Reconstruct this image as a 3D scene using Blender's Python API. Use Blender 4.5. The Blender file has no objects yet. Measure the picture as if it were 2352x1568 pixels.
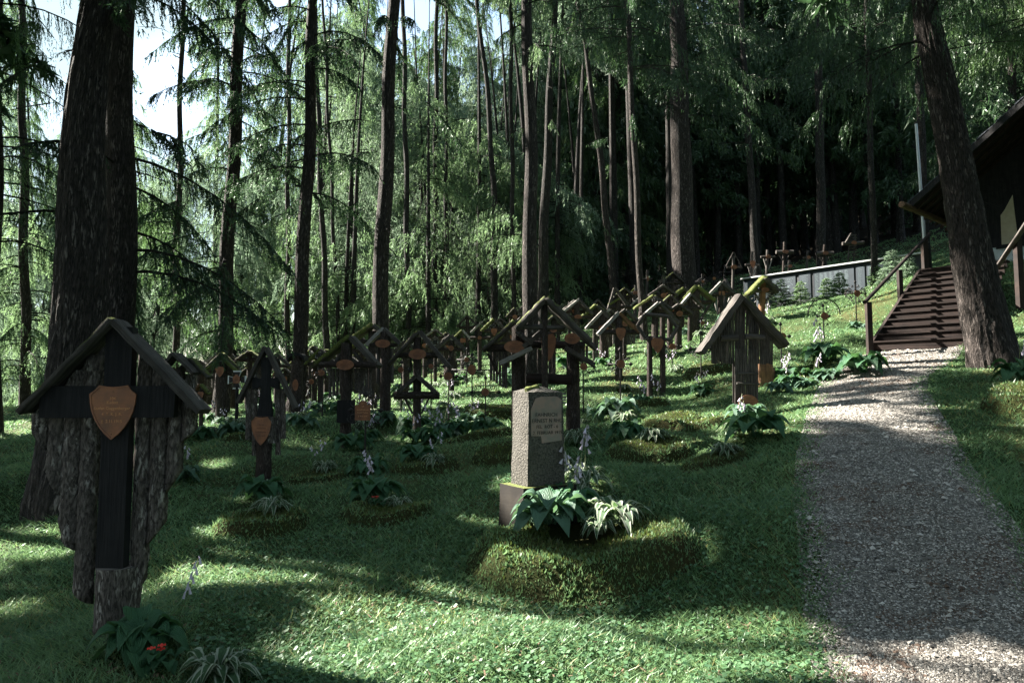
import bpy, math, random
import numpy as np
from mathutils import Vector
random.seed(7)
rng = np.random.default_rng(11)
SC = bpy.context.scene
COL = SC.collection
R = math.radians

# ---------------------------------------------------------------- camera and sizes
F = 1568.0; TH = R(4.23); CT, ST = math.cos(TH), math.sin(TH); EYE = 1.6
cam = bpy.data.objects.new('camera', bpy.data.cameras.new('camera')); COL.objects.link(cam)
cam.data.lens = 24.0; cam.data.sensor_width = 36.0; cam.data.clip_end = 600; cam.data.clip_start = 0.05
cam.location = (0, 0, EYE); cam.rotation_euler = (R(90)+TH, 0, 0)
SC.camera = cam

def pt(px, py, d):
    dy = (784-py)/F; yy = CT-dy*ST
    return Vector((d*((px-1176)/F)/yy, d, EYE + d*(ST+dy*CT)/yy))
def to_px(P):
    x, y, z = P[..., 0], P[..., 1], P[..., 2]-EYE
    f = y*CT + z*ST; u = -y*ST + z*CT
    f = np.where(f < .05, .05, f)
    return 1176+F*x/f, 784-F*u/f, f

# ---------------------------------------------------------------- terrain
def vnoise(x, y, seed=0):
    xi = np.floor(x).astype(np.int64); yi = np.floor(y).astype(np.int64)
    fx = x-xi; fy = y-yi; fx = fx*fx*(3-2*fx); fy = fy*fy*(3-2*fy)
    def h(a, b):
        n = (a*374761393 + b*668265263 + seed*974634777) & 0xffffffff
        n = ((n ^ (n >> 13))*1274126177) & 0xffffffff
        return ((n ^ (n >> 16)) & 0xffff)/65535.0
    return (h(xi, yi)*(1-fx)+h(xi+1, yi)*fx)*(1-fy)+(h(xi, yi+1)*(1-fx)+h(xi+1, yi+1)*fx)*fy
ctl = []
for px, py, d in [(275,1480,4.3),(100,1480,4.3),(1176,1568,3.75),(2100,1568,3.75),(0,1250,7.2),(160,1150,8),(30,935,20),(607,1100,8.8),
    (800,1020,11.3),(962,1000,12),(880,960,13.5),(1255,1000,10),(1713,960,10.5),(1507,905,14),(1423,866,15),(1600,775,20),(1752,740,19),
    (1656,733,24),(1710,724,30),(2115,688,24.8),(2005,803,14.3),(2222,791,13.3),(2130,640,17.9),(2050,745,16),(2200,625,20),(2352,610,21),
    (1968,747,17),(1893,785,15.2),(1796,851,13.5),(1610,874,14),(1958,598,38),(1800,622,37),(1524,705,27),(1570,672,30),(1325,765,30),(1135,810,25),
    (1035,880,20),(1115,985,13),(740,915,24),(511,935,20),(684,950,16),(2000,500,65),(1600,620,65),(1200,730,65),(800,830,60),(300,890,50),
    (1840,1050,7.2),(2210,1050,7.2),(1860,950,9.2),(1850,1250,5.3),(2340,900,9.3),(2285,846,11.2),(1400,1010,9.6),(1550,1060,8.5)]:
    p = pt(px, py, d); ctl.append((p.x, p.y, p.z))
ctl += [(.2,6.5,.3),(.2,5,.05),(0,0,-.05),(2.2,0,-.1),(-10,-5,-.2),(0,-12,-.5),(12,-6,.8),(-22,20,.4),(-30,45,.6),(-15,6,.05),(8,5,1.1),(15,5,2.4),(16,12,4.2),(26,20,7.6),(40,40,15),(60,80,30),(0,110,10),(-50,90,1),(60,0,8)]
ctl = np.array(ctl)
def _solve():
    n = len(ctl); d = np.sqrt(((ctl[:, None, :2]-ctl[None, :, :2])**2).sum(-1)+.25)
    A = np.zeros((n+3, n+3)); A[:n, :n] = -d - np.eye(n)*.02
    A[:n, n] = 1; A[:n, n+1:] = ctl[:, :2]; A[n, :n] = 1; A[n+1:, :n] = ctl[:, :2].T
    return np.linalg.solve(A, np.concatenate([ctl[:, 2], [0, 0, 0]]))
_w = _solve()
def hsmooth(x, y):
    x = np.asarray(x, float); y = np.asarray(y, float); sh = x.shape; x = x.ravel(); y = y.ravel()
    out = np.full(x.shape, _w[-3]) + _w[-2]*x + _w[-1]*y
    for i, c in enumerate(ctl): out -= _w[i]*np.sqrt((x-c[0])**2+(y-c[1])**2+.25)
    return out.reshape(sh)
_gx = np.arange(-70, 110.1, .5); _gy = np.arange(-20, 130.1, .5)
_G = hsmooth(*np.meshgrid(_gx, _gy))
def hgrid(x, y):
    u = np.clip((x+70)/.5, 0, len(_gx)-1.001); v = np.clip((y+20)/.5, 0, len(_gy)-1.001)
    i = u.astype(int); j = v.astype(int); a = u-i; b = v-j
    return (_G[j, i]*(1-a)+_G[j, i+1]*a)*(1-b)+(_G[j+1, i]*(1-a)+_G[j+1, i+1]*a)*b
# path edges (left, right) found on the ground
def raycast(px, py):
    dy = (784-py)/F; yy = CT-dy*ST
    ys = np.concatenate([np.arange(1, 20, .02), np.arange(20, 120, .1)])
    xs = ys*((px-1176)/F)/yy; zs = EYE+ys*(ST+dy*CT)/yy
    k = np.argmax(hgrid(xs, ys) > zs)
    return np.array([xs[k], ys[k]])
rows = [(1568,1885,2640),(1470,1880,2540),(1400,1858,2470),(1250,1850,2372),(1150,1832,2300),(1050,1838,2215),(960,1858,2165),(900,1882,2128),(870,1900,2130),(840,1935,2165),(815,1990,2205)]
PL = [np.array([1.5,-3.]), np.array([1.6,1.5])]+[raycast(l, y) for y, l, r in rows]+[np.array([7.45,14.35])]
PR = [np.array([4.2,-3.]), np.array([4.1,1.5])]+[raycast(r, y) for y, l, r in rows]+[np.array([8.75,13.2])]
PL = np.array(PL); PR = np.array(PR)
def _dens(P, n=140):
    s = np.concatenate([[0], np.cumsum(np.hypot(*np.diff(P, axis=0).T))]); t = np.linspace(0, s[-1], n)
    Q = np.stack([np.interp(t, s, P[:, 0]), np.interp(t, s, P[:, 1])], 1)
    for _ in range(3): Q[1:-1] = (Q[:-2]+2*Q[1:-1]+Q[2:])/4
    return Q
PLd, PRd = _dens(PL), _dens(PR); PLd[:, 0] += .07; PRd[:, 0] -= .09
def on_path(x, y, m=0.0):
    """signed: >0 inside (metres from the nearer edge)"""
    xl = np.interp(y, PLd[:, 1], PLd[:, 0]); xr = np.interp(y, PRd[:, 1], PRd[:, 0])
    s = np.minimum(x-xl, xr-x)
    return np.where((y < 14.0+.0*x) & (y > -3), s, -9)
def h(x, y):
    x = np.asarray(x, float); y = np.asarray(y, float)
    b = (vnoise(x*.9, y*.9, 3)-.5)*.2+(vnoise(x*2.3, y*2.3, 5)-.5)*.06
    k = np.clip(1-np.clip(on_path(x, y)+.5, 0, 1)*.9, .1, 1)
    return hgrid(x, y)+b*k
def gz(x, y): return float(h(np.array([x]), np.array([y]))[0])
def ground(px, d):
    """point on the terrain under picture column px at depth d"""
    x = d*((px-1176)/F)/1.0
    for _ in range(4):
        z = gz(x, d); f = d*CT+(z-EYE)*ST; x = (px-1176)/F*f
    return Vector((x, d, gz(x, d)))

# ---------------------------------------------------------------- sun
SUN = np.array([-.73, .34, .68]); SUN /= np.linalg.norm(SUN)

# ---------------------------------------------------------------- object helpers
def tag(o, label=None, cat=None, group=None, kind=None):
    if label: o['label'] = label
    if cat: o['category'] = cat
    if group: o['group'] = group
    if kind: o['kind'] = kind
    return o
def empty(name, loc, rz=0.):
    o = bpy.data.objects.new(name, None); COL.objects.link(o); o.location = loc; o.rotation_euler = (0, 0, rz)
    o.empty_display_size = .1
    return o
def copy_tree(o, parent=None):
    c = o.copy(); COL.objects.link(c); c.parent = parent
    for ch in [q for q in bpy.data.objects if q.parent == o]: copy_tree(ch, c)
    return c
def link(name, me, parent=None):
    o = bpy.data.objects.new(name, me); COL.objects.link(o)
    if parent is not None: o.parent = parent
    return o
def mesh_np(name, V, F3=None, F4=None, mats=(), mi=None, tint=None, smooth=False, uv=None, vtint=None):
    me = bpy.data.meshes.new(name)
    V = np.ascontiguousarray(V, dtype=np.float32)
    n3 = 0 if F3 is None else len(F3); n4 = 0 if F4 is None else len(F4)
    loops = np.concatenate([x.ravel() for x in (F3, F4) if x is not None and len(x)]).astype(np.int32)
    starts = np.concatenate([np.arange(n3)*3, n3*3+np.arange(n4)*4]).astype(np.int32)
    tot = np.concatenate([np.full(n3, 3), np.full(n4, 4)]).astype(np.int32)
    me.vertices.add(len(V)); me.vertices.foreach_set('co', V.ravel())
    me.loops.add(len(loops)); me.loops.foreach_set('vertex_index', loops)
    me.polygons.add(n3+n4); me.polygons.foreach_set('loop_start', starts); me.polygons.foreach_set('loop_total', tot)
    for m in mats: me.materials.append(m)
    if mi is not None: me.polygons.foreach_set('material_index', np.ascontiguousarray(mi, dtype=np.int32))
    me.polygons.foreach_set('use_smooth', np.full(n3+n4, smooth))
    if tint is not None:
        a = me.attributes.new('tint', 'FLOAT', 'FACE'); a.data.foreach_set('value', np.ascontiguousarray(tint, dtype=np.float32))
    if vtint is not None:
        a = me.attributes.new('tint', 'FLOAT', 'POINT'); a.data.foreach_set('value', np.ascontiguousarray(vtint, dtype=np.float32))
    if uv is not None:
        l = me.uv_layers.new(name='UVMap'); l.data.foreach_set('uv', np.ascontiguousarray(uv[loops], dtype=np.float32).ravel())
    me.update(calc_edges=True); me.validate()
    return me

class MB:
    def __init__(s): s.v = []; s.f = []; s.uv = []; s.mi = []; s.cur = 0
    def add(s, vs, fs, uvs=None):
        b = len(s.v); s.v += [tuple(v) for v in vs]
        s.uv += list(uvs) if uvs is not None else [(v[0], v[2]) for v in vs]
        for f in fs: s.f.append(tuple(b+i for i in f)); s.mi.append(s.cur)
    def tube(s, p0, p1, r0, r1=None, seg=8, rings=None, rough=.1, bend=0., flat=1., caps=True, lobes=0):
        r1 = r0 if r1 is None else r1
        p0 = Vector(p0); p1 = Vector(p1); ax = p1-p0; L = ax.length or 1e-4; ax.normalize()
        up = Vector((0, 1, 0)) if abs(ax.y) < .9 else Vector((1, 0, 0))
        a = ax.cross(up).normalized(); b = a.cross(ax).normalized()
        rings = rings or max(2, min(14, int(L/.14)+1)); ph = random.random()*6.28; bd = (random.uniform(-1, 1)*bend, random.uniform(-1, 1)*bend)
        pr = [1+random.uniform(-rough, rough) for _ in range(seg)]; u0 = random.random()*7; v0 = random.random()*7
        vs = []; uv = []
        for i in range(rings+1):
            t = i/rings; r = r0+(r1-r0)*t; c = p0+ax*(L*t)+(a*bd[0]+b*bd[1])*(math.sin(math.pi*t)*L)
            w = 1+random.uniform(-rough, rough)*.5
            for j in range(seg+1):
                jj = j % seg
                th = 2*math.pi*j/seg
                if j == seg: k = kk0
                else:
                    k = r*w*pr[jj]*(1+random.uniform(-rough, rough)*.4)
                    if j == 0: kk0 = k
                vs.append(c+a*(math.cos(th)*k)+b*(math.sin(th)*k*flat)); uv.append((u0+th*max(r0, r1), v0+t*L))
        n = seg+1
        fs = [(i*n+j, i*n+j+1, (i+1)*n+j+1, (i+1)*n+j) for i in range(rings) for j in range(seg)]
        s.add(vs, fs, uv)
        if caps:
            for i, fl in ((0, 0), (rings, 1)):
                ring = vs[i*n:i*n+seg]; c = sum((Vector(x) for x in ring), Vector())/seg
                s.add(ring+[c], [((j, (j+1) % seg, seg) if fl else ((j+1) % seg, j, seg)) for j in range(seg)], [(u0+j*.01, v0) for j in range(seg+1)])
    def board(s, p0, p1, t, w, y=0., rough=.15, n=8, m=3, taper=0.):
        """plank from p0 to p1 (x,z), t thick, w deep along y, rough edges"""
        p0 = Vector((p0[0], 0, p0[1])); p1 = Vector((p1[0], 0, p1[1])); ax = (p1-p0); L = ax.length; ax.normalize(); nn = Vector((-ax.z, 0, ax.x))
        if nn.z < 0: nn = -nn
        u0 = random.random()*9; vs = []; uv = []
        prof = [(-.5, -.5), (0, -.5), (.5, -.5), (.5, .5), (.17, .62), (-.17, .62), (-.5, .5)]
        for i in range(n+1):
            q = i/n; e0 = random.uniform(-1, 1)*rough; e1 = random.uniform(-1, 1)*rough
            for k, (a, b) in enumerate(prof):
                tt = t*(1-taper*q)
                yy = y+a*w*(1+(e0 if a < 0 else e1)*.35)
                vs.append(p0+ax*(L*q+(random.uniform(-1, 1)*rough*t*.6 if i in (0, n) else 0))+nn*(b*tt*(1+random.uniform(-1, 1)*rough*.8))+Vector((0, yy, 0)))
                uv.append((u0+k*.09, q*L+u0))
        c = len(prof)
        fs = [(i*c+k, i*c+(k+1) % c, (i+1)*c+(k+1) % c, (i+1)*c+k) for i in range(n) for k in range(c)]
        fs += [tuple(range(c))[::-1], tuple(n*c+k for k in range(c))]
        s.add(vs, fs, uv)
    def prism(s, pts, y0, y1, inset=0., rec=0.):
        """outline (x,z) extruded from y0 (back) to y1 (front, nearer the camera); optional recessed face"""
        n = len(pts); cx = sum(p[0] for p in pts)/n; cz = sum(p[1] for p in pts)/n
        vs = [(p[0], y0, p[1]) for p in pts]+[(p[0], y1, p[1]) for p in pts]
        fs = [tuple(range(n))]+[((i+1) % n, i, n+i, n+(i+1) % n) for i in range(n)]
        if inset:
            k = 1-inset; vs += [(cx+(p[0]-cx)*k, y1, cz+(p[1]-cz)*k) for p in pts]+[(cx+(p[0]-cx)*k*.985, y1+rec, cz+(p[1]-cz)*k*.985) for p in pts]
            fs += [((i+1) % n+n, i+n, 2*n+i, 2*n+(i+1) % n) for i in range(n)]+[((i+1) % n+2*n, i+2*n, 3*n+i, 3*n+(i+1) % n) for i in range(n)]
            fs += [tuple(3*n+i for i in range(n))[::-1]]
        else: fs += [tuple(n+i for i in range(n))[::-1]]
        s.add(vs, fs)
    def box(s, lo, hi, jit=0.):
        (x0, y0, z0), (x1, y1, z1) = lo, hi
        vs = [(x+random.uniform(-jit, jit), y+random.uniform(-jit, jit), z+random.uniform(-jit, jit)) for x in (x0, x1) for y in (y0, y1) for z in (z0, z1)]
        s.add(vs, [(0, 1, 3, 2), (4, 6, 7, 5), (0, 4, 5, 1), (2, 3, 7, 6), (0, 2, 6, 4), (1, 5, 7, 3)])
    def wire(s, pts, r, seg=4):
        pts = [Vector(p) for p in pts]; vs = []; n = len(pts)
        for i, p in enumerate(pts):
            d = (pts[min(i+1, n-1)]-pts[max(i-1, 0)]); d.normalize()
            up = Vector((0, 1, 0)) if abs(d.y) < .9 else Vector((1, 0, 0)); a = d.cross(up).normalized(); b = a.cross(d)
            for j in range(seg): th = 2*math.pi*j/seg+.78; vs.append(p+a*(math.cos(th)*r)+b*(math.sin(th)*r))
        fs = [(i*seg+j, i*seg+(j+1) % seg, (i+1)*seg+(j+1) % seg, (i+1)*seg+j) for i in range(n-1) for j in range(seg)]
        fs += [tuple(range(seg))[::-1], tuple((n-1)*seg+j for j in range(seg))]
        s.add(vs, fs)
    def build(s, name, mats, parent=None, smooth=True):
        me = bpy.data.meshes.new(name); me.from_pydata(s.v, [], s.f)
        l = me.uv_layers.new(name='UVMap'); idx = np.empty(len(me.loops), np.int32); me.loops.foreach_get('vertex_index', idx)
        l.data.foreach_set('uv', np.array(s.uv, np.float32)[idx].ravel())
        for m in (mats if isinstance(mats, (list, tuple)) else [mats]): me.materials.append(m)
        me.polygons.foreach_set('material_index', np.array(s.mi, np.int32))
        me.polygons.foreach_set('use_smooth', np.full(len(me.polygons), smooth)); me.update()
        return link(name, me, parent)

# ---------------------------------------------------------------- materials
def mat(name, fn):
    m = bpy.data.materials.new(name); m.use_nodes = True; nt = m.node_tree; nt.nodes.clear()
    out = nt.nodes.new('ShaderNodeOutputMaterial')
    def N(t, ins=None, **kw):
        n = nt.nodes.new(t)
        for k, v in kw.items(): setattr(n, k, v)
        for k, v in (ins or {}).items():
            if isinstance(v, bpy.types.NodeSocket): nt.links.new(v, n.inputs[k])
            else: n.inputs[k].default_value = v
        return n
    def ramp(fac, stops):
        n = N('ShaderNodeValToRGB', {0: fac}); e = n.color_ramp.elements
        while len(e) < len(stops): e.new(.5)
        for i, (p, c) in enumerate(stops): e[i].position = p; e[i].color = (c, c, c, 1) if isinstance(c, (int, float)) else (*c, 1)
        return n.outputs[0]
    def mix(f, a, b, bt='MIX'):
        n = N('ShaderNodeMix', data_type='RGBA', blend_type=bt)
        for k, v in ((0, f), (6, a), (7, b)):
            if isinstance(v, bpy.types.NodeSocket): nt.links.new(v, n.inputs[k])
            else: n.inputs[k].default_value = v if k == 0 else (*v, 1)
        return n.outputs[2]
    def math_(op, a, b=0.): return N('ShaderNodeMath', {0: a, 1: b}, operation=op).outputs[0]
    surf = fn(N, ramp, mix, math_)
    nt.links.new(surf, out.inputs['Surface'])
    return m
def bark_mat(name, dark, mid, light, sx=16, sy=4, bump=.03, moss=0.):
    def fn(N, ramp, mix, M_):
        uv = N('ShaderNodeTexCoord').outputs['UV']; rnd = N('ShaderNodeObjectInfo').outputs['Random']
        off = N('ShaderNodeCombineXYZ', {2: M_('MULTIPLY', rnd, 37.)}).outputs[0]
        v = N('ShaderNodeVectorMath', {0: N('ShaderNodeVectorMath', {0: uv, 1: (sx, sy, 1)}, operation='MULTIPLY').outputs[0], 1: off}, operation='ADD').outputs[0]
        n1 = N('ShaderNodeTexNoise', {'Vector': v, 'Scale': 1., 'Detail': 5., 'Roughness': .65}).outputs[0]
        w = N('ShaderNodeVectorMath', {0: v, 1: N('ShaderNodeCombineXYZ', {0: n1, 1: n1}).outputs[0]}, operation='ADD').outputs[0]
        vo = N('ShaderNodeTexVoronoi', {'Vector': N('ShaderNodeVectorMath', {0: w, 1: N('ShaderNodeCombineXYZ', {0: n1, 1: n1}).outputs[0]}, operation='ADD').outputs[0], 'Scale': 1.1}, feature='DISTANCE_TO_EDGE').outputs[0]
        n0 = N('ShaderNodeTexNoise', {'Vector': w, 'Scale': 2.2, 'Detail': 4., 'Roughness': .6}).outputs[0]
        hgt = M_('ADD', M_('ADD', M_('MULTIPLY', ramp(vo, [(0, 0.), (.3, 1.)]), .35), M_('MULTIPLY', n1, .5)), M_('MULTIPLY', ramp(n0, [(.4, 0.), (.62, 1.)]), .35))
        col = mix(ramp(hgt, [(.25, 0.), (.9, 1.)]), dark, mid)
        n2 = N('ShaderNodeTexNoise', {'Vector': v, 'Scale': .6, 'Detail': 3.}).outputs[0]
        col = mix(M_('MULTIPLY', ramp(n2, [(.52, 0.), (.62, 1.)]), ramp(hgt, [(.5, 0.), (.9, 1.)])), col, light)
        if moss:
            g = N('ShaderNodeSeparateXYZ', {0: N('ShaderNodeNewGeometry').outputs['Normal']}).outputs[2]
            mf = M_('MULTIPLY', ramp(M_('ADD', g, M_('MULTIPLY', n2, .8)), [(.75, 0.), (.95, 1.)]), moss)
            col = mix(mf, col, (.11, .13, .025))
        b = N('ShaderNodeBump', {'Strength': 1., 'Distance': bump, 'Height': hgt}).outputs[0]
        return N('ShaderNodeBsdfPrincipled', {'Base Color': col, 'Roughness': .9, 'Normal': b, 'Specular IOR Level': .2}).outputs[0]
    return mat(name, fn)
def wood_mat(name, a, b, moss=0., rough=.85, sy=2.5, sx=40.):
    def fn(N, ramp, mix, M_):
        uv = N('ShaderNodeTexCoord').outputs['UV']; rnd = N('ShaderNodeObjectInfo').outputs['Random']
        off = N('ShaderNodeCombineXYZ', {2: M_('MULTIPLY', rnd, 37.)}).outputs[0]
        v = N('ShaderNodeVectorMath', {0: N('ShaderNodeVectorMath', {0: uv, 1: (sx, sy, 1)}, operation='MULTIPLY').outputs[0], 1: off}, operation='ADD').outputs[0]
        n1 = N('ShaderNodeTexNoise', {'Vector': v, 'Scale': 1., 'Detail': 6., 'Roughness': .6}).outputs[0]
        pos = N('ShaderNodeNewGeometry').outputs['Position']
        n2 = N('ShaderNodeTexNoise', {'Vector': pos, 'Scale': 9., 'Detail': 4.}).outputs[0]
        col = mix(ramp(n1, [(.35, 0.), (.68, 1.)]), a, b)
        col = mix(M_('MULTIPLY', ramp(n2, [(.4, 0.), (.7, 1.)]), .5), col, tuple(x*.5 for x in a))
        bh = n1
        if moss:
            g = N('ShaderNodeSeparateXYZ', {0: N('ShaderNodeNewGeometry').outputs['Normal']}).outputs[2]
            mf = ramp(M_('ADD', M_('MULTIPLY', g, .6), M_('ADD', n2, moss-.8)), [(.42, 0.), (.6, 1.)])
            n3 = N('ShaderNodeTexNoise', {'Vector': pos, 'Scale': 60., 'Detail': 4.}).outputs[0]
            col = mix(mf, col, mix(ramp(n3, [(.35, 0.), (.65, 1.)]), (.035, .05, .012), (.13, .15, .03)))
            bh = M_('ADD', n1, M_('MULTIPLY', n3, mf))
        bm = N('ShaderNodeBump', {'Strength': .9, 'Distance': .012, 'Height': bh}).outputs[0]
        return N('ShaderNodeBsdfPrincipled', {'Base Color': col, 'Roughness': rough, 'Normal': bm, 'Specular IOR Level': .3}).outputs[0]
    return mat(name, fn)
def leaf_mat(name, ca, cb, trans=.45, gloss=.08, yel=None):
    def fn(N, ramp, mix, M_):
        t = N('ShaderNodeAttribute', attribute_name='tint').outputs['Fac']
        pos = N('ShaderNodeNewGeometry').outputs['Position']
        n = N('ShaderNodeTexNoise', {'Vector': pos, 'Scale': .5, 'Detail': 2.}).outputs[0]
        f = M_('ADD', M_('MULTIPLY', t, .7), M_('MULTIPLY', n, .3))
        col = mix(ramp(f, [(.15, 0.), (.8, 1.)]), ca, cb)
        if yel: col = mix(ramp(t, [(.93, 0.), (.96, 1.)]), col, yel)
        d = N('ShaderNodeBsdfDiffuse', {'Color': col}).outputs[0]
        tr = N('ShaderNodeBsdfTranslucent', {'Color': mix(.5, col, tuple(x*1.6 for x in cb))}).outputs[0]
        s = N('ShaderNodeMixShader', {0: trans, 1: d, 2: tr}).outputs[0]
        g = N('ShaderNodeBsdfGlossy', {'Color': (.6, .65, .6, 1), 'Roughness': .45}).outputs[0]
        return N('ShaderNodeMixShader', {0: gloss, 1: s, 2: g}).outputs[0]
    return mat(name, fn)
def plain(name, c, rough=.7, metal=0., nscale=0., c2=None, bump=0.):
    def fn(N, ramp, mix, M_):
        col = (*c, 1); kw = {}
        if nscale:
            pos = N('ShaderNodeTexCoord').outputs['Object']
            n = N('ShaderNodeTexNoise', {'Vector': pos, 'Scale': nscale, 'Detail': 6., 'Roughness': .65}).outputs[0]
            col = mix(ramp(n, [(.35, 0.), (.65, 1.)]), c, c2 or tuple(x*.5 for x in c))
            if bump: kw['Normal'] = N('ShaderNodeBump', {'Strength': 1., 'Distance': bump, 'Height': n}).outputs[0]
        return N('ShaderNodeBsdfPrincipled', {'Base Color': col, 'Roughness': rough, 'Metallic': metal, **kw}).outputs[0]
    return mat(name, fn)
M = {}
M['bark'] = bark_mat('bark_spruce', (.012, .010, .009), (.055, .045, .04), (.2, .17, .155), 26, 5.5, .035)
M['bark_far'] = bark_mat('bark_larch', (.010, .009, .008), (.045, .040, .036), (.13, .12, .115), 24, 6, .03)
M['slab'] = bark_mat('bark_slab', (.028, .024, .021), (.17, .145, .13), (.40, .37, .34), 44, 11, .012, .0)
M['post'] = bark_mat('bark_post', (.016, .012, .01), (.06, .046, .04), (.13, .11, .10), 44, 9, .01, .0)
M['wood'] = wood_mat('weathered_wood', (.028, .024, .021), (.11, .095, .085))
M['wood_pale'] = wood_mat('pale_sunlit_weathered_wood', (.13, .12, .11), (.36, .34, .31))  # weathered wood; also carries painted sunlight on some left roof slopes
M['wood_moss'] = wood_mat('mossy_wood', (.028, .024, .02), (.10, .088, .075), moss=.5)
M['wood_fullmoss'] = wood_mat('moss_covered_wood', (.05, .045, .03), (.12, .1, .07), moss=1.1)
M['dark_wood'] = wood_mat('dark_tarred_wood', (.006, .006, .007), (.018, .017, .018))
M['stair_wood'] = wood_mat('red_brown_wood', (.010, .006, .005), (.030, .017, .013), sx=20)
M['plinth'] = wood_mat('mossy_plinth_stone', (.008, .006, .005), (.022, .017, .011), moss=.42)
M['warm_wood'] = wood_mat('warm_wood', (.10, .05, .025), (.25, .13, .06))
M['iron'] = plain('wrought_iron', (.012, .012, .014), .6, .3, 30, (.02, .015, .012))
M['copper'] = plain('copper_plate', (.27, .105, .045), .5, .3, 9, (.13, .055, .03), .002)
M['copper_edge'] = plain('copper_lettering', (.5, .24, .11), .4, .4)
M['copper_cut'] = plain('copper_groove', (.10, .035, .015), .6, .2)
M['white_paint'] = plain('white_edge_paint', (.6, .62, .62), .6)
M['grey_paint'] = plain('grey_edge_paint', (.2, .2, .2), .7)
# ---------------------------------------------------------------- ground
def ground_mat():
    def fn(N, ramp, mix, M_):
        pos = N('ShaderNodeNewGeometry').outputs['Position']
        n1 = N('ShaderNodeTexNoise', {'Vector': pos, 'Scale': .7, 'Detail': 5.}).outputs[0]
        n2 = N('ShaderNodeTexNoise', {'Vector': pos, 'Scale': 28., 'Detail': 6., 'Roughness': .7}).outputs[0]
        c = mix(ramp(n2, [(.3, 0.), (.7, 1.)]), (.018, .032, .012), (.05, .085, .03))
        c = mix(M_('MULTIPLY', ramp(n1, [(.52, 0.), (.66, 1.)]), .7), c, (.075, .07, .028))
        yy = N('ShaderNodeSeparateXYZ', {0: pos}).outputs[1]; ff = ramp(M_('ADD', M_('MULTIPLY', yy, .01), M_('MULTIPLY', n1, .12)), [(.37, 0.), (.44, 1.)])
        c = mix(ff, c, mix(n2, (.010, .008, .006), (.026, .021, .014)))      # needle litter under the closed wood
        b = N('ShaderNodeBump', {'Strength': 1., 'Distance': .03, 'Height': n2}).outputs[0]
        return N('ShaderNodeBsdfPrincipled', {'Base Color': c, 'Roughness': .95, 'Normal': b, 'Specular IOR Level': .1}).outputs[0]
    return mat('turf_soil', fn)
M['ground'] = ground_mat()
def build_ground():
    xs = np.concatenate([np.arange(-150, -30, 4.), np.arange(-30, -10, .8), np.arange(-10, 22, .2), np.arange(22, 40, .8), np.arange(40, 161, 4.)])
    ys = np.concatenate([np.arange(-40, -4, 4.), np.arange(-4, 30, .2), np.arange(30, 60, .8), np.arange(60, 261, 5.)])
    X, Y = np.meshgrid(xs, ys); Z = h(X, Y)
    far = np.clip((Y-100)/150, 0, 1); Z = Z + 45*far*np.clip((X+60)/100, 0, 1)
    # narrow strip under the stairs and path kept just below them
    Z = Z - .06*np.clip(on_path(X, Y)*3, 0, 1)
    V = np.stack([X, Y, Z], -1).reshape(-1, 3); nx = len(xs); ny = len(ys)
    I = (np.arange(ny-1)[:, None]*nx+np.arange(nx-1)[None, :]).ravel()
    F4 = np.stack([I, I+1, I+1+nx, I+nx], 1)
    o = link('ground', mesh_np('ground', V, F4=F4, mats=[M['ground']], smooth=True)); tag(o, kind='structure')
build_ground()
def gravel_mat():
    def fn(N, ramp, mix, M_):
        pos = N('ShaderNodeNewGeometry').outputs['Position']
        v = N('ShaderNodeTexVoronoi', {'Vector': pos, 'Scale': 75.}); vc = N('ShaderNodeSeparateXYZ', {0: v.outputs['Color']}).outputs[0]
        c = mix(ramp(vc, [(.1, 0.), (.9, 1.)]), (.05, .046, .04), (.235, .215, .19))
        n = N('ShaderNodeTexNoise', {'Vector': pos, 'Scale': 2.2, 'Detail': 6., 'Roughness': .7}).outputs[0]
        c = mix(M_('MULTIPLY', ramp(n, [(.54, 0.), (.68, 1.)]), .75), c, (.06, .042, .032))
        b = N('ShaderNodeBump', {'Strength': 1., 'Distance': .012, 'Height': M_('SUBTRACT', 1., v.outputs['Distance'])}).outputs[0]
        return N('ShaderNodeBsdfPrincipled', {'Base Color': c, 'Roughness': .9, 'Normal': b, 'Specular IOR Level': .3}).outputs[0]
    return mat('gravel_path', fn)
M['gravel'] = gravel_mat()
def build_path():
    n = len(PLd); m = 24; t = np.linspace(0, 1, m)
    X = PLd[:, 0][:, None]*(1-t)+PRd[:, 0][:, None]*t; Y = PLd[:, 1][:, None]*(1-t)+PRd[:, 1][:, None]*t
    jag = (vnoise(np.arange(n)*.9, np.zeros(n), 9)-.5)*.3
    X[:, 0] += jag; X[:, -1] += (vnoise(np.arange(n)*.9, np.ones(n)*7, 9)-.5)*.22
    Z = h(X, Y)+.012; Z[:, 0] -= .03; Z[:, -1] -= .03
    I = (np.arange(n-1)[:, None]*m+np.arange(m-1)).ravel(); F4 = np.stack([I, I+1, I+1+m, I+m], 1)
    o = link('path', mesh_np('path', np.stack([X, Y, Z], -1).reshape(-1, 3), F4=F4, mats=[M['gravel']], smooth=True)); tag(o, kind='structure')
build_path()
def pebble_mat():
    def fn(N, ramp, mix, M_):
        t = N('ShaderNodeAttribute', attribute_name='tint').outputs['Fac']
        c = ramp(t, [(0, (.06, .055, .05)), (.5, (.15, .138, .122)), (.92, (.45, .42, .38)), (.955, (.055, .036, .026)), (1, (.10, .064, .044))])
        return N('ShaderNodeBsdfPrincipled', {'Base Color': c, 'Roughness': .85}).outputs[0]
    return mat('pebbles', fn)
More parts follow.
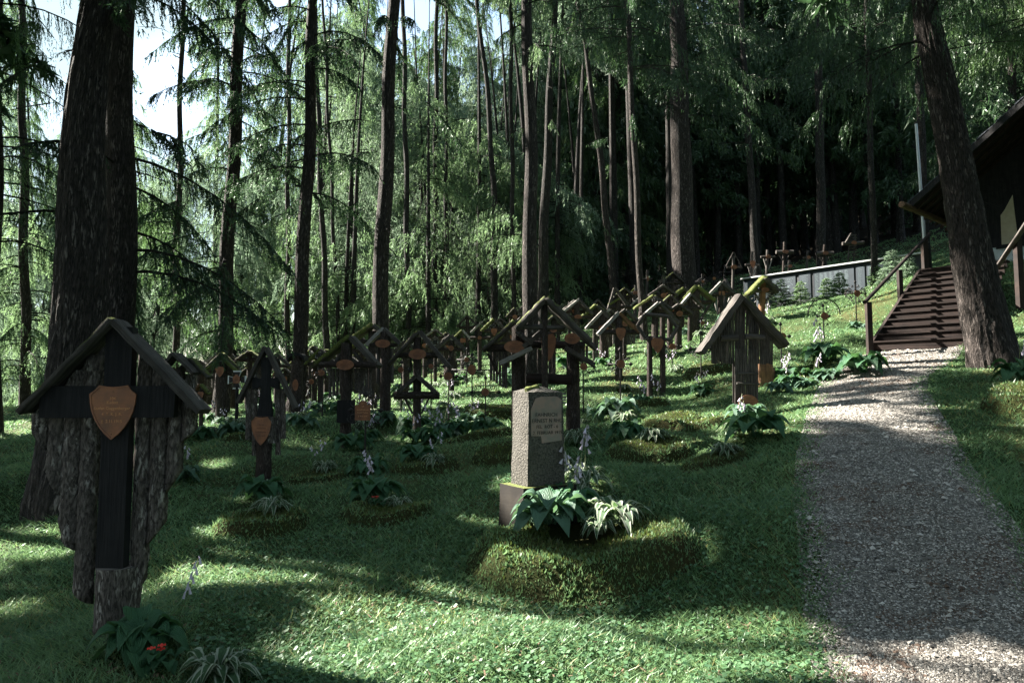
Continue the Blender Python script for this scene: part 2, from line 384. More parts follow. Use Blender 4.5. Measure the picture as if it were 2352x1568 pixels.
def build_pebbles():
    n = 90000
    y = 3.3+(14-3.3)*rng.random(n)**1.7
    xl = np.interp(y, PLd[:, 1], PLd[:, 0])-.12; xr = np.interp(y, PRd[:, 1], PRd[:, 0])+.1; x = xl+(xr-xl)*rng.random(n)
    px, py, f = to_px(np.stack([x, y, hgrid(x, y)], -1)); k = px < 2420; x, y = x[k], y[k]; n = len(x)
    z = h(x, y)+.012
    s = (.003+.005*rng.random(n)**2+.0008*y)*np.where(rng.random(n) < .015, 2.6, 1)
    a = rng.random(n)*6.28
    V = np.zeros((n, 5, 3)); 
    for k in range(4):
        r = s*(.7+.6*rng.random(n)); V[:, k, 0] = x+np.cos(a+k*1.57)*r; V[:, k, 1] = y+np.sin(a+k*1.57)*r; V[:, k, 2] = z-s*.2+s*.5*rng.random(n)
    V[:, 4, 0] = x+s*(rng.random(n)-.5); V[:, 4, 1] = y+s*(rng.random(n)-.5); V[:, 4, 2] = z+s*(.5+.4*rng.random(n))
    b = np.arange(n)[:, None]*5
    F3 = np.concatenate([np.concatenate([b+k, b+(k+1) % 4, b+4], 1) for k in range(4)])
    tr = rng.random(n); pn = vnoise(x*1.6+3, y*2.6, 44)*.6+vnoise(x*6, y*8, 45)*.4; tr = np.where((pn > .62) & (rng.random(n) < .5), .93+.07*rng.random(n), tr*.92); t = np.tile(tr, 4)
    o = link('gravel', mesh_np('gravel', V.reshape(-1, 3), F3=F3, mats=[pebble_mat()], tint=t)); tag(o, 'loose pale and reddish gravel lying on the curving path', 'gravel', kind='stuff')
build_pebbles()

# ---------------------------------------------------------------- grass
M['grass'] = leaf_mat('grass_blades', (.032, .088, .036), (.185, .30, .13), .35, .05, yel=(.26, .24, .09))
M['clover'] = leaf_mat('clover_leaves', (.03, .075, .035), (.09, .18, .08), .3, .04)
MOUNDS = []      # (x, y, rx, ry, height)
def blades(x, y, z, hh, ww, lean=.5):
    n = len(x); a = rng.random(n)*6.28; d = rng.random(n)*6.28; l = hh*lean*(.3+rng.random(n))
    V = np.zeros((n, 3, 3)); cx, sx = np.cos(a)*ww, np.sin(a)*ww
    V[:, 0] = np.stack([x-cx, y-sx, z-.01], 1); V[:, 1] = np.stack([x+cx, y+sx, z-.01], 1)
    V[:, 2] = np.stack([x+np.cos(d)*l, y+np.sin(d)*l, z+hh], 1)
    return V
def mound_h(x, y):
    out = np.zeros_like(x)
    for mx, my, rx, ry, hh, sc in MOUNDS:
        q = ((x-mx)/rx)**2+((y-my)/ry)**2; out = np.maximum(out, np.where(q < 1, 1., 0.))
    return out
def build_grass():
    n = 520000
    y = 2.9*np.exp(rng.random(n)*np.log(42/2.9)); x = (rng.random(n)*1.66-.83)*(y*1.02+.3)
    y += 0; p = on_path(x, y)
    den = vnoise(x*1.6, y*1.6, 21)
    inst = (p > .03+.5*(rng.random(n)-.42)*vnoise(x*4, y*4, 91)**1.3) | (mound_h(x, y) > .5)
    patch = vnoise(x*3.1, y*3.1, 33)
    keep = ~inst & (rng.random(n) < .55+.6*den)
    # bare worn patch beside the path
    keep &= ~(((x-4.95)**2/.3+(y-8.55)**2/.06 < 1) & (rng.random(n) < .85))
    x, y, patch, den = x[keep], y[keep], patch[keep], den[keep]; n = len(x); z = h(x, y)
    hh = (.022+.04*rng.random(n)**1.5)*(.7+.6*den)*(1+y*.03); ww = .0022+.0011*y*(.5+rng.random(n)*.5)
    tall = rng.random(n) < .006; hh = np.where(tall, hh*2.1, hh)
    V = blades(x, y, z, hh*.85, ww, 1.8)
    yel = vnoise(x*.8+4, y*.8, 40)
    t = np.clip(rng.random(n)*.75+.2*patch, 0, .92); t = np.where((rng.random(n) < .04+.35*np.clip(yel-.62, 0, 1)*2), .98, t)
    F3 = np.arange(n*3).reshape(-1, 3)
    # clover and small weeds
    m = 90000; yy = 2.9+14*rng.random(m)**2; xx = (rng.random(m)*1.66-.83)*(yy+.3)
    k = (on_path(xx, yy) < -.05) & (mound_h(xx, yy) < .5) & (vnoise(xx*1.3, yy*1.3, 55)+.3*vnoise(xx*5, yy*5, 56) > .62+.25*(rng.random(m)-.5)); xx, yy = xx[k], yy[k]; m = len(xx)
    zz = h(xx, yy)+.015+.03*rng.random(m); s = .006+.010*rng.random(m)+.0006*yy; a = rng.random(m)*6.28
    C = np.zeros((m, 4, 3)); tl = (rng.random((m, 2))-.5)*1.1
    for j in range(4):
        ca, sa = np.cos(a+j*1.57), np.sin(a+j*1.57); C[:, j] = np.stack([xx+ca*s, yy+sa*s, zz+s*(ca*tl[:, 0]+sa*tl[:, 1])], 1)
    # broader weed leaves in the foreground
    w = 5200; wy = 2.9+7*rng.random(w)**1.5; wx = (rng.random(w)*1.66-.83)*(wy+.3); k = (on_path(wx, wy) < -.06) & (mound_h(wx, wy) < .5) & (vnoise(wx*1.1, wy*1.1, 57) > .42); wx, wy = wx[k], wy[k]; w = len(wx)
    wz = h(wx, wy)+.02+.02*rng.random(w); ws = .012+.014*rng.random(w); wa = rng.random(w)*6.28; D = np.zeros((w, 4, 3)); rz = .2+.6*rng.random(w)
    for j, (lx, ly) in enumerate([(0, 0), (1.1, .55), (2.2, 0), (1.1, -.55)]):
        D[:, j] = np.stack([wx+ws*(np.cos(wa)*lx-np.sin(wa)*ly), wy+ws*(np.sin(wa)*lx+np.cos(wa)*ly), wz+ws*rz*(lx-.35*lx*lx)-.008], 1)
    C = np.concatenate([C, D]); m += w
    nl = 9000; ly = 2.9+11*rng.random(nl)**1.4; lx = (rng.random(nl)*1.66-.83)*(ly+.3); k = (vnoise(lx*.7, ly*.7, 58)+.4*rng.random(nl) > .62) & (on_path(lx, ly) < .1); lx, ly = lx[k], ly[k]; nl = len(lx)
    lz = h(lx, ly)+.012+.025*rng.random(nl); la = rng.random(nl)*6.28; ll = .008+.02*rng.random(nl)**2; lw = .0022+.003*rng.random(nl); E4 = np.zeros((nl, 4, 3))
    for j, (a_, b_) in enumerate([(-1, -1), (1, -1), (1, 1), (-1, 1)]): E4[:, j] = np.stack([lx+np.cos(la)*ll*a_-np.sin(la)*lw*b_, ly+np.sin(la)*ll*a_+np.cos(la)*lw*b_, lz+a_*.005], 1)
    VV = np.concatenate([V.reshape(-1, 3), C.reshape(-1, 3), E4.reshape(-1, 3)]); F4 = n*3+np.arange((m+nl)*4).reshape(-1, 4)
    me = mesh_np('grass', VV, F3=F3, F4=F4, mats=[M['grass'], M['clover'], plain('fallen_litter', (.11, .07, .042), .9)], mi=np.concatenate([np.zeros(n), np.ones(m), np.full(nl, 2)]), tint=np.concatenate([t, rng.random(m+nl)]))
    o = link('grass', me); tag(o, 'short green grass and clover covering the cemetery lawn', 'grass', kind='stuff')

# ---------------------------------------------------------------- mossy grave mounds
def moss_mat():
    def fn(N, ramp, mix, M_):
        pos = N('ShaderNodeNewGeometry').outputs['Position']
        n = N('ShaderNodeTexNoise', {'Vector': pos, 'Scale': 45., 'Detail': 5., 'Roughness': .7}).outputs[0]
        n2 = N('ShaderNodeTexNoise', {'Vector': pos, 'Scale': 2.5, 'Detail': 3.}).outputs[0]
        c = mix(ramp(n, [(.3, 0.), (.7, 1.)]), (.013, .018, .007), (.045, .052, .016))
        c = mix(M_('MULTIPLY', ramp(n2, [(.5, 0.), (.7, 1.)]), .5), c, (.045, .03, .014))
        b = N('ShaderNodeBump', {'Strength': 1., 'Distance': .03, 'Height': n}).outputs[0]
        return N('ShaderNodeBsdfPrincipled', {'Base Color': c, 'Roughness': 1., 'Normal': b, 'Specular IOR Level': .1}).outputs[0]
    return mat('mound_moss', fn)
M['moss'] = moss_mat()
M['moss_blades'] = leaf_mat('moss_sprigs', (.018, .035, .01), (.11, .15, .035), .35, .05, yel=(.12, .09, .03))
def mound(px, d, w, dp, hh, label, soil=False, twin=False, cat='grave mound'):
    c = ground(px, d); rx, ry = w/2, dp/2; hh *= .7; w *= 1.06
    nu, nv = 34, 26
    u = np.linspace(-1, 1, nu); v = np.linspace(-1, 1, nv); U, Vv = np.meshgrid(u, v)
    def prof(U, Vv, X, Y):
        q = np.sqrt(np.abs(U)**2.4+np.abs(Vv)**2.)*(1+.28*(vnoise(X*2.2+px, Y*2.2, 72)-.35)); k = np.clip(1-q, 0, 1); k = np.clip(k*3.4, 0, 1); k = k*k*(3-2*k)
        e = hh*k*(.82+.36*vnoise(X*3+px, Y*3, 71))
        if twin:
            e = e*(1-.5*np.exp(-((U+.0)/.34)**2-((Vv-.35)/.7)**2))*1.12
            e = e*(1+.22*np.exp(-((U+.62)/.22)**2))
        return e+(k > 0)*.0-.05*(k <= 0)
    X = c.x+U*rx; Y = c.y+Vv*ry; Z = h(X, Y)+prof(U, Vv, X, Y)
    V = np.stack([X-c.x, Y-c.y, Z-c.z], -1).reshape(-1, 3)
    I = (np.arange(nv-1)[:, None]*nu+np.arange(nu-1)).ravel(); F4 = np.stack([I, I+1, I+1+nu, I+nu], 1)
    nb = int(min(20000, 22000*w*dp/(d*d)*9)); bu = rng.random(nb)*2-1; bv = rng.random(nb)*2-1
    q = np.sqrt(np.abs(bu)**2.6+np.abs(bv)**2.2); k = q < .97
    if soil: k &= ~((np.abs(bu-.05) < .30) & (bv > .0))
    q_ = q[k]; bu, bv = bu[k], bv[k]; bx = c.x+bu*rx; by = c.y+bv*ry; bz = h(bx, by)+prof(bu, bv, bx, by); nb = len(bu)
    wd = rng.random(nb) < .22*vnoise(bx*7, by*7, 84)*2
    B = blades(bx-c.x, by-c.y, bz-c.z, (.010+.026*rng.random(nb)**2*(.3+1.4*vnoise(bx*5, by*5, 83)))*(1+d*.02), (.0018+.0010*d*(.5+.5*rng.random(nb)))*np.where(wd, 2.6, 1.), .8).reshape(-1, 3)
    t = np.clip(rng.random(nb)*.7+.35*vnoise(bx*4, by*4, 81), 0, .92); t = np.where(rng.random(nb) < .12, .98, t)
    VV = np.concatenate([V, B]); F3 = len(V)+np.arange(nb*3).reshape(-1, 3)
    me = mesh_np('grave_mound', VV, F3=F3, F4=F4, mats=[M['moss'], M['moss_blades'], M['grass']], mi=np.concatenate([np.where(q_ > .22+.62*rng.random(nb), 2, 1), np.zeros(len(F4))]), tint=np.concatenate([t, np.zeros(len(F4))]))
    me.polygons.foreach_set('use_smooth', np.concatenate([np.zeros(nb, bool), np.ones(len(F4), bool)]))
    o = link('grave_mound', me); o.location = c; tag(o, label, cat, 'mossy grave mounds in the lawn')
    MOUNDS.append((c.x, c.y, rx*.8, ry*.8, hh, 1))
    return o
# ---------------------------------------------------------------- crowns are cut away over these spots so sun reaches the ground (glades)
GLADES = [(1250,1530,520,95,1.),(1560,1450,330,60,1.),(2100,1530,420,50,1.),(1000,1400,240,45,.9),(560,1310,170,32,.95),(760,1330,120,22,.8),(60,1235,130,45,.95),
    (1140,1195,75,24,1.),(1480,1205,95,20,1.),(1300,1130,130,36,.95),(1560,1330,90,30,.8),(2070,822,120,24,1.),(1960,860,90,14,.8),(1990,945,90,10,.45),(2200,1300,100,16,.35),
    (1400,855,120,48,1.),(1590,760,70,30,.8),(1830,720,150,60,1.),(1980,680,130,55,1.),(2080,660,70,60,1.),(980,915,160,38,.85),(1150,880,70,50,.9),(480,985,50,22,.8),
    (500,1060,55,14,.7),(560,1150,60,14,.6),(1840,1120,26,90,.25),(1230,780,120,26,.8),(1330,760,60,22,.9),(1640,860,60,20,.7),(1800,850,80,20,.8),(1560,840,60,30,.8),
    (500,930,50,14,.8),(720,905,60,14,.8),(1180,960,60,12,.5),(2170,600,60,20,.8),(960,1010,60,12,.5),(1700,640,60,30,.8),(1440,1150,60,16,.4),(700,1010,60,12,.5),
    (2000,1100,150,90,.12),(2100,1230,150,60,.15),(1750,1300,60,20,.3),(870,1290,50,10,.4),(520,1230,60,22,.7),(900,600,900,200,.0)]
def sunpx(P):
    """pixel of the ground point that P shades, seen from the photograph's viewpoint (to shape the glades)"""
    t = (P[:, 2]-1.)/SUN[2]
    for _ in range(5):
        G = P-SUN*t[:, None]; t = t+(G[:, 2]-hgrid(G[:, 0], G[:, 1]))/SUN[2]*.8
    G = P-SUN*t[:, None]; px, py, f = to_px(G)
    return px, py, f, t
WELLS = [(pt(px, py, d), r) for px, py, d, r in [(1140,420,23,3.2),(1150,600,23,2.4),(1080,250,24,2.6),(620,650,26,2.6),(850,560,27,2.2),(250,480,22,2.6),(1190,1000,6.4,.55),(1395,745,15,.8),(1738,655,19,.9),
    (1588,672,20,.9),(2000,700,19,1.8),(1262,1150,5.9,.42),(1420,1135,5.9,.22),(1150,1185,5.7,.35),(1520,1190,5.75,.18),(1745,700,19,.8),(1360,725,18,1.),(1240,715,10,.3),(960,640,26,1.8),(480,560,24,1.6),(1760,840,12.5,.5),(1550,664,22,.6),(1180,745,18,.6),(100,1150,14,1.)]]  # light shafts cut through the foliage onto chosen crowns, roofs and stones
def gladeness(P):
    px, py, f, t = sunpx(P); g = np.zeros(len(P))
    px = px+(vnoise(P[:, 0]*1.1+9, P[:, 2]*1.1, 61)-.5)*46*6/np.maximum(f, 4); py = py+(vnoise(P[:, 0]*1.1, P[:, 2]*1.1+5, 62)-.5)*30*6/np.maximum(f, 4)
    for cx, cy, rx, ry, s in GLADES:
        q = ((px-cx)/rx)**2+((py-cy)/ry)**2; g = np.maximum(g, s*np.clip((1.45-q)/.4, 0, 1))
    g = np.where((f > 1) & (t > 1.5), g, 0.)
    for C_, r in WELLS:
        v = P-np.array(C_); tt = v @ SUN; q = np.linalg.norm(v-tt[:, None]*SUN, axis=1)/r; g = np.maximum(g, np.where(tt > max(2., r), np.clip((1.3-q)/.5, 0, 1), 0))
    return g

M['needle_dark'] = leaf_mat('needles_dark', (.012, .03, .016), (.045, .09, .035), .35, .05)  # dark spruce green; on the right slope it stands in for shade
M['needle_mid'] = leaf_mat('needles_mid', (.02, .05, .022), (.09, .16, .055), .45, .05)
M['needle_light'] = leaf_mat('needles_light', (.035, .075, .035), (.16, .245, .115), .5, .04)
M['needle_pale'] = leaf_mat('needles_pale', (.055, .10, .065), (.20, .28, .18), .5, .04)  # paler copy, puts backlight and haze into the far left crowns

def trunk_mesh(P, r, zbot=-.3, ztop=22, seg=14, step=.5, rough=.05, flare=.5, ridges=0, lean=None, sd=0):
    """P(z) -> xy offset, r(z) radius; z above the tree's base"""
    zs = np.arange(zbot, ztop, step); th = np.linspace(0, 2*np.pi, seg+1); T, Z = np.meshgrid(th, zs)
    off = np.array([P(z) for z in zs]); rr = np.array([r(z) for z in zs])[:, None]
    rr = rr*(1+flare*np.exp(-np.clip(Z, 0, 99)/.45)*(.75+.4*np.sin(T*5+sd)*.6))
    a = np.where(T >= 2*np.pi-1e-6, 0, T)
    nz = vnoise(a*seg/6.28*.5+sd, Z*1.2, sd)-.5; rr = rr*(1+rough*2*nz)
    if ridges:
        n = vnoise(np.cos(a)*ridges+50+vnoise(a*3, Z*2, sd)*.8, np.sin(a)*ridges+50+Z*1.1, sd+5); n2 = vnoise(a*ridges*1.3, Z*5.5, sd+8)
        rr = rr+(.045*np.abs(n-.5)+.02*n2)
    X = off[:, 0][:, None]+np.cos(T)*rr; Y = off[:, 1][:, None]+np.sin(T)*rr
    V = np.stack([X, Y, Z+0*T], -1).reshape(-1, 3); n = seg+1
    I = (np.arange(len(zs)-1)[:, None]*n+np.arange(seg)).ravel(); F4 = np.stack([I, I+1, I+1+n, I+n], 1)
    uv = np.stack([(T*np.array([r(1.)]).mean()).ravel(), (Z+0*T).ravel()], -1)
    return V, F4, uv

def limb_tris(P0, az, L, rise, droop, tws, tl, down, lat, el, ew, step, carve, base, keepf=None, sticks=True, thick=.02):
    """one limb with hanging twigs; returns (needle tris, stick tris)"""
    d = np.array([math.cos(az), math.sin(az), 0.]); s = np.array([-d[1], d[0], 0.])
    m = max(4, int(L*tws)); t = (.12+.88*rng.random(m)**.8)
    def path(t): return P0+d*(L*t)[:, None]+np.array([0, 0, 1.])*(L*(rise*t-droop*t*t))[:, None]
    S = path(t)
    if carve:
        g = gladeness(S+base); k = rng.random(m) > g; t, S = t[k], S[k]; m = len(t)
    out = []; st = []
    if sticks:
        q = np.linspace(0, 1, 7); Q = path(q); 
        w = thick*(1-q*.75)
        for i in range(6):
            for o in (s, np.array([0, 0, 1.])):
                a, b, c, e = Q[i]-o*w[i], Q[i]+o*w[i], Q[i+1]+o*w[i+1], Q[i+1]-o*w[i+1]
                st += [[a, b, c], [a, c, e]]
    if m < 2: return np.zeros((0, 3, 3)), np.array(st).reshape(-1, 3, 3)
    sgn = np.where(rng.random(m) < .5, -1, 1)
    D = s*(sgn*lat*(.4+rng.random(m)))[:, None]+d*(.25+.5*rng.random(m))[:, None]+np.array([0, 0, -1.])*(down*(.5+rng.random(m)))[:, None]
    D /= np.linalg.norm(D, axis=1)[:, None]
    l = tl*(.35+.9*rng.random(m))*(1.1-.6*t)
    K = max(3, int(tl*1.2/step)); q = (np.arange(K)+.5)/K*1.05
    C = S[:, None]+D[:, None]*(l[:, None]*q)[..., None]-np.array([0, 0, 1.])*(.35*l[:, None]*q*q)[..., None]*down
    ok = (q[None]*tl*1.2 < 99) & (rng.random((m, K)) < .92)
    C = C[ok]; DD = np.repeat(D[:, None], K, 1)[ok]; n = len(C)
    E = DD*.75+rng.normal(size=(n, 3))*.5; E[:, 2] -= .25*down; E /= np.linalg.norm(E, axis=1)[:, None]
    W = np.cross(E, rng.normal(size=(n, 3))); W /= np.linalg.norm(W, axis=1)[:, None]+1e-6
    e = el*(.6+.8*rng.random(n)); w = ew*(.6+.7*rng.random(n))
    T3 = np.stack([C-W*w[:, None], C+W*w[:, None], C+E*e[:, None]], 1)
    if sticks and down < 3:
        en = S+D*(l*.9)[:, None]; ww = np.cross(D, np.array([0, 1., .1])); ww /= np.linalg.norm(ww, axis=1)[:, None]+1e-6
        st += list(np.stack([S-ww*.005, S+ww*.005, en], 1))
    return T3, np.array(st).reshape(-1, 3, 3)

def crown_mesh(name, limbs, mats, base=None):
    if base is not None:
        L2 = []
        for a, b, t in limbs:
            r = []
            for T in (a, b):
                if len(T): g = gladeness(T.mean(1)+base); T = T[g < .02+.6*rng.random(len(T))]
                r.append(T)
            L2.append((r[0], r[1], t))
        limbs = L2
    A = np.concatenate([a for a, b, t in limbs if len(a)] or [np.zeros((0, 3, 3))]); B = np.concatenate([b for a, b, t in limbs if len(b)] or [np.zeros((0, 3, 3))])
    tt = np.concatenate([np.clip(t+.35*(rng.random(len(a))-.5), 0, 1) for a, b, t in limbs if len(a)] or [np.zeros(0)])
    V = np.concatenate([A, B]).reshape(-1, 3); F3 = np.arange(len(V)).reshape(-1, 3)
    return mesh_np(name, V, F3=F3, mats=mats, mi=np.concatenate([np.zeros(len(A)), np.ones(len(B))]), tint=np.concatenate([tt, np.zeros(len(B))]))

TREES = {}
def tree(key, label, bpx, d, wpx, tpx, wtop, kind='larch', zc=(4., 17.), n=34, L=2.6, leaf='needle_mid', dens=1., canopy=24, seg=16, top=24., mid=None, flare=.35, ridges=0, step=.5, rough=.05,
         bark='bark', skew=0., group='tall conifers rising among the graves', d_top=None, deadn=10, name='conifer_tree', azf=None, size=1., bpy_=None):
    b = ground(bpx, d)
    if bpy_: q = pt(bpx, bpy_, d)
    T = pt(tpx, 0, d if d_top is None else d_top); H = T.z-b.z
    ox, oy = T.x-b.x, T.y-b.y
    cxm = 0.
    if mid: q = pt(mid[0], mid[1], d); tm = (q.z-b.z)/H; cxm = (q.x-b.x-ox*tm)/max(.05, tm*(1-tm))
    def P(z):
        t = z/H; tc = min(t, 1.); return (ox*t+cxm*tc*(1-tc)+.03*math.sin(z*1.3+bpx), oy*t+.03*math.cos(z*1.1+bpx))
    r0 = wpx/2*d/F; r1 = wtop/2*d/F
    def r(z): 
        t = max(0, z/H); return max(.02, (r0+(r1-r0)*t) if t < 1 else r1*(1-(t-1)*H/(top-H+2)) if top > H else r1)
    root = empty(name, b); tag(root, label, 'tree', group)
    V, F4, uv = trunk_mesh(P, r, seg=seg, ztop=max(top, H+1), step=step, rough=rough, flare=flare, ridges=ridges, sd=int(bpx) % 97)
    link('trunk', mesh_np('trunk', V, F4=F4, uv=uv, mats=[M[bark]], smooth=not ridges), root)
    bb = np.array(b); limbs = []; zf = b.z
    vis = EYE+d*.575-zf+2.6
    sc = 1+max(0, d-14)*.05
    el, ew, stp = .075*size*sc, .0085*size*sc, .030*sc
    for i in range(deadn):
        z = 1.8+rng.random()*(zc[0]+2); p = P(z); az = rng.random()*6.28; Ld = .3+rng.random()*1.2
        a, s_ = limb_tris(np.array([p[0], p[1], z]), az, Ld, .15-.5*rng.random(), .2, 3, .2, .5, .5, el, ew, stp, False, bb, thick=.012*sc); limbs.append((a[:0], s_, .5))
    larch = kind == 'larch'
    for i in range(n):
        z = zc[0]+(min(zc[1], vis)-zc[0])*((i+rng.random())/n); p = P(z); az = rng.random()*6.28
        if azf and rng.random() < .7: az = azf+rng.normal()*.7
        Li = L*(.45+.75*rng.random())*(1-.25*z/24)
        if larch: a = limb_tris(np.array([p[0], p[1], z]), az, Li, -.05+.3*rng.random(), .35+.25*rng.random(), 24*dens/sc**.7, .62*size, 1.9, .35, el, ew, stp, True, bb, thick=.022)
        else: a = limb_tris(np.array([p[0], p[1], z]), az, Li, .05+.15*rng.random(), .45+.2*rng.random(), 38*dens/sc**.7, .5*size, 1.2, .7, el*.8, ew*1.25, stp*.85, True, bb, thick=.024)
        tn = rng.random()
        limbs.append((a[0], a[1], .2+.6*tn))
    for i in range(canopy):
        z = vis+(top-vis)*((i+rng.random())/canopy); p = P(z); az = rng.random()*6.28
        Li = 3.4*(.6+.6*rng.random())*(1-.5*max(0, (z-vis))/(top-vis+.1))
        a = limb_tris(np.array([p[0], p[1], z]), az, Li, .1, .35, 12, .9, 1., .9, .42, .075, .16, True, bb, thick=.03); limbs.append((a[0], a[1], .5))
    link('crown', crown_mesh('crown', limbs, [M[leaf], M['bark_far']], bb), root)
    TREES[key] = root
    return root

def shade_tree(x, y, label, top=22, n=100, L=4., z0=8.):
    """unseen trees added left of the frame and around the viewer to cast shade"""
    b = np.array([x, y, gz(x, y)]); root = empty('conifer_tree', b); tag(root, label, 'tree', 'unseen conifers added outside the frame to shade the lawn')
    V, F4, uv = trunk_mesh(lambda z: (0, 0), lambda z: max(.03, .15*(1-z/(top+1))), seg=10, ztop=top, step=1.)
    link('trunk', mesh_np('trunk', V, F4=F4, uv=uv, mats=[M['bark']], smooth=True), root); limbs = []
    for i in range(n):
        z = z0+(top-z0)*((i+rng.random())/n)
        a = limb_tris(np.array([0, 0, z]), rng.random()*6.28, L*(.5+.6*rng.random())*(1-.6*(z-z0)/(top-z0)), .1, .35, 14, .8, 1., .9, .36, .06, .13, True, b, thick=.03); limbs.append((a[0], a[1], .5))
    link('crown', crown_mesh('crown', limbs, [M['needle_dark'], M['bark_far']], b), root)

def far_proto(top, z0, L, n, leaf, el=.34, ew=.05, tws=9, tl=1.0, step=.12, down=1.4, lat=.6, rr=.16, droop=.45):
    root = empty('conifer_tree', (0, 0, 0)); sw = rng.normal(size=2)*.012*top
    def P(z): return (sw[0]*(z/top)**2*6, sw[1]*(z/top)**2*6)
    V, F4, uv = trunk_mesh(P, lambda z: max(.02, rr*(1-z/(top+.5))), seg=8, ztop=top, step=1.2, sd=int(rng.integers(90)))
    link('trunk', mesh_np('trunk', V, F4=F4, uv=uv, mats=[M['bark_far']], smooth=True), root); limbs = []
    for i in range(n):
        z = z0+(top-z0)*((i+rng.random())/n)**.9; p = P(z); Lz = L*(.5+.6*rng.random())*(1.08-(z-z0)/(top-z0))+.25
        a = limb_tris(np.array([p[0], p[1], z]), rng.random()*6.28, Lz, .1, droop, tws, tl, down, lat, el, ew, step, False, None, thick=.025); limbs.append((a[0], a[1], .15+.7*rng.random()))
    for i in range(14):
        z = 1+rng.random()*z0; p = P(z); a, s_ = limb_tris(np.array([p[0], p[1], z]), rng.random()*6.28, .5+rng.random(), -.1, .2, 3, .2, .5, .5, el, ew, step, False, None, thick=.02); limbs.append((a[:0], s_, .5))
    link('crown', crown_mesh('crown', limbs, [M[leaf], M['bark_far']]), root)
    return root
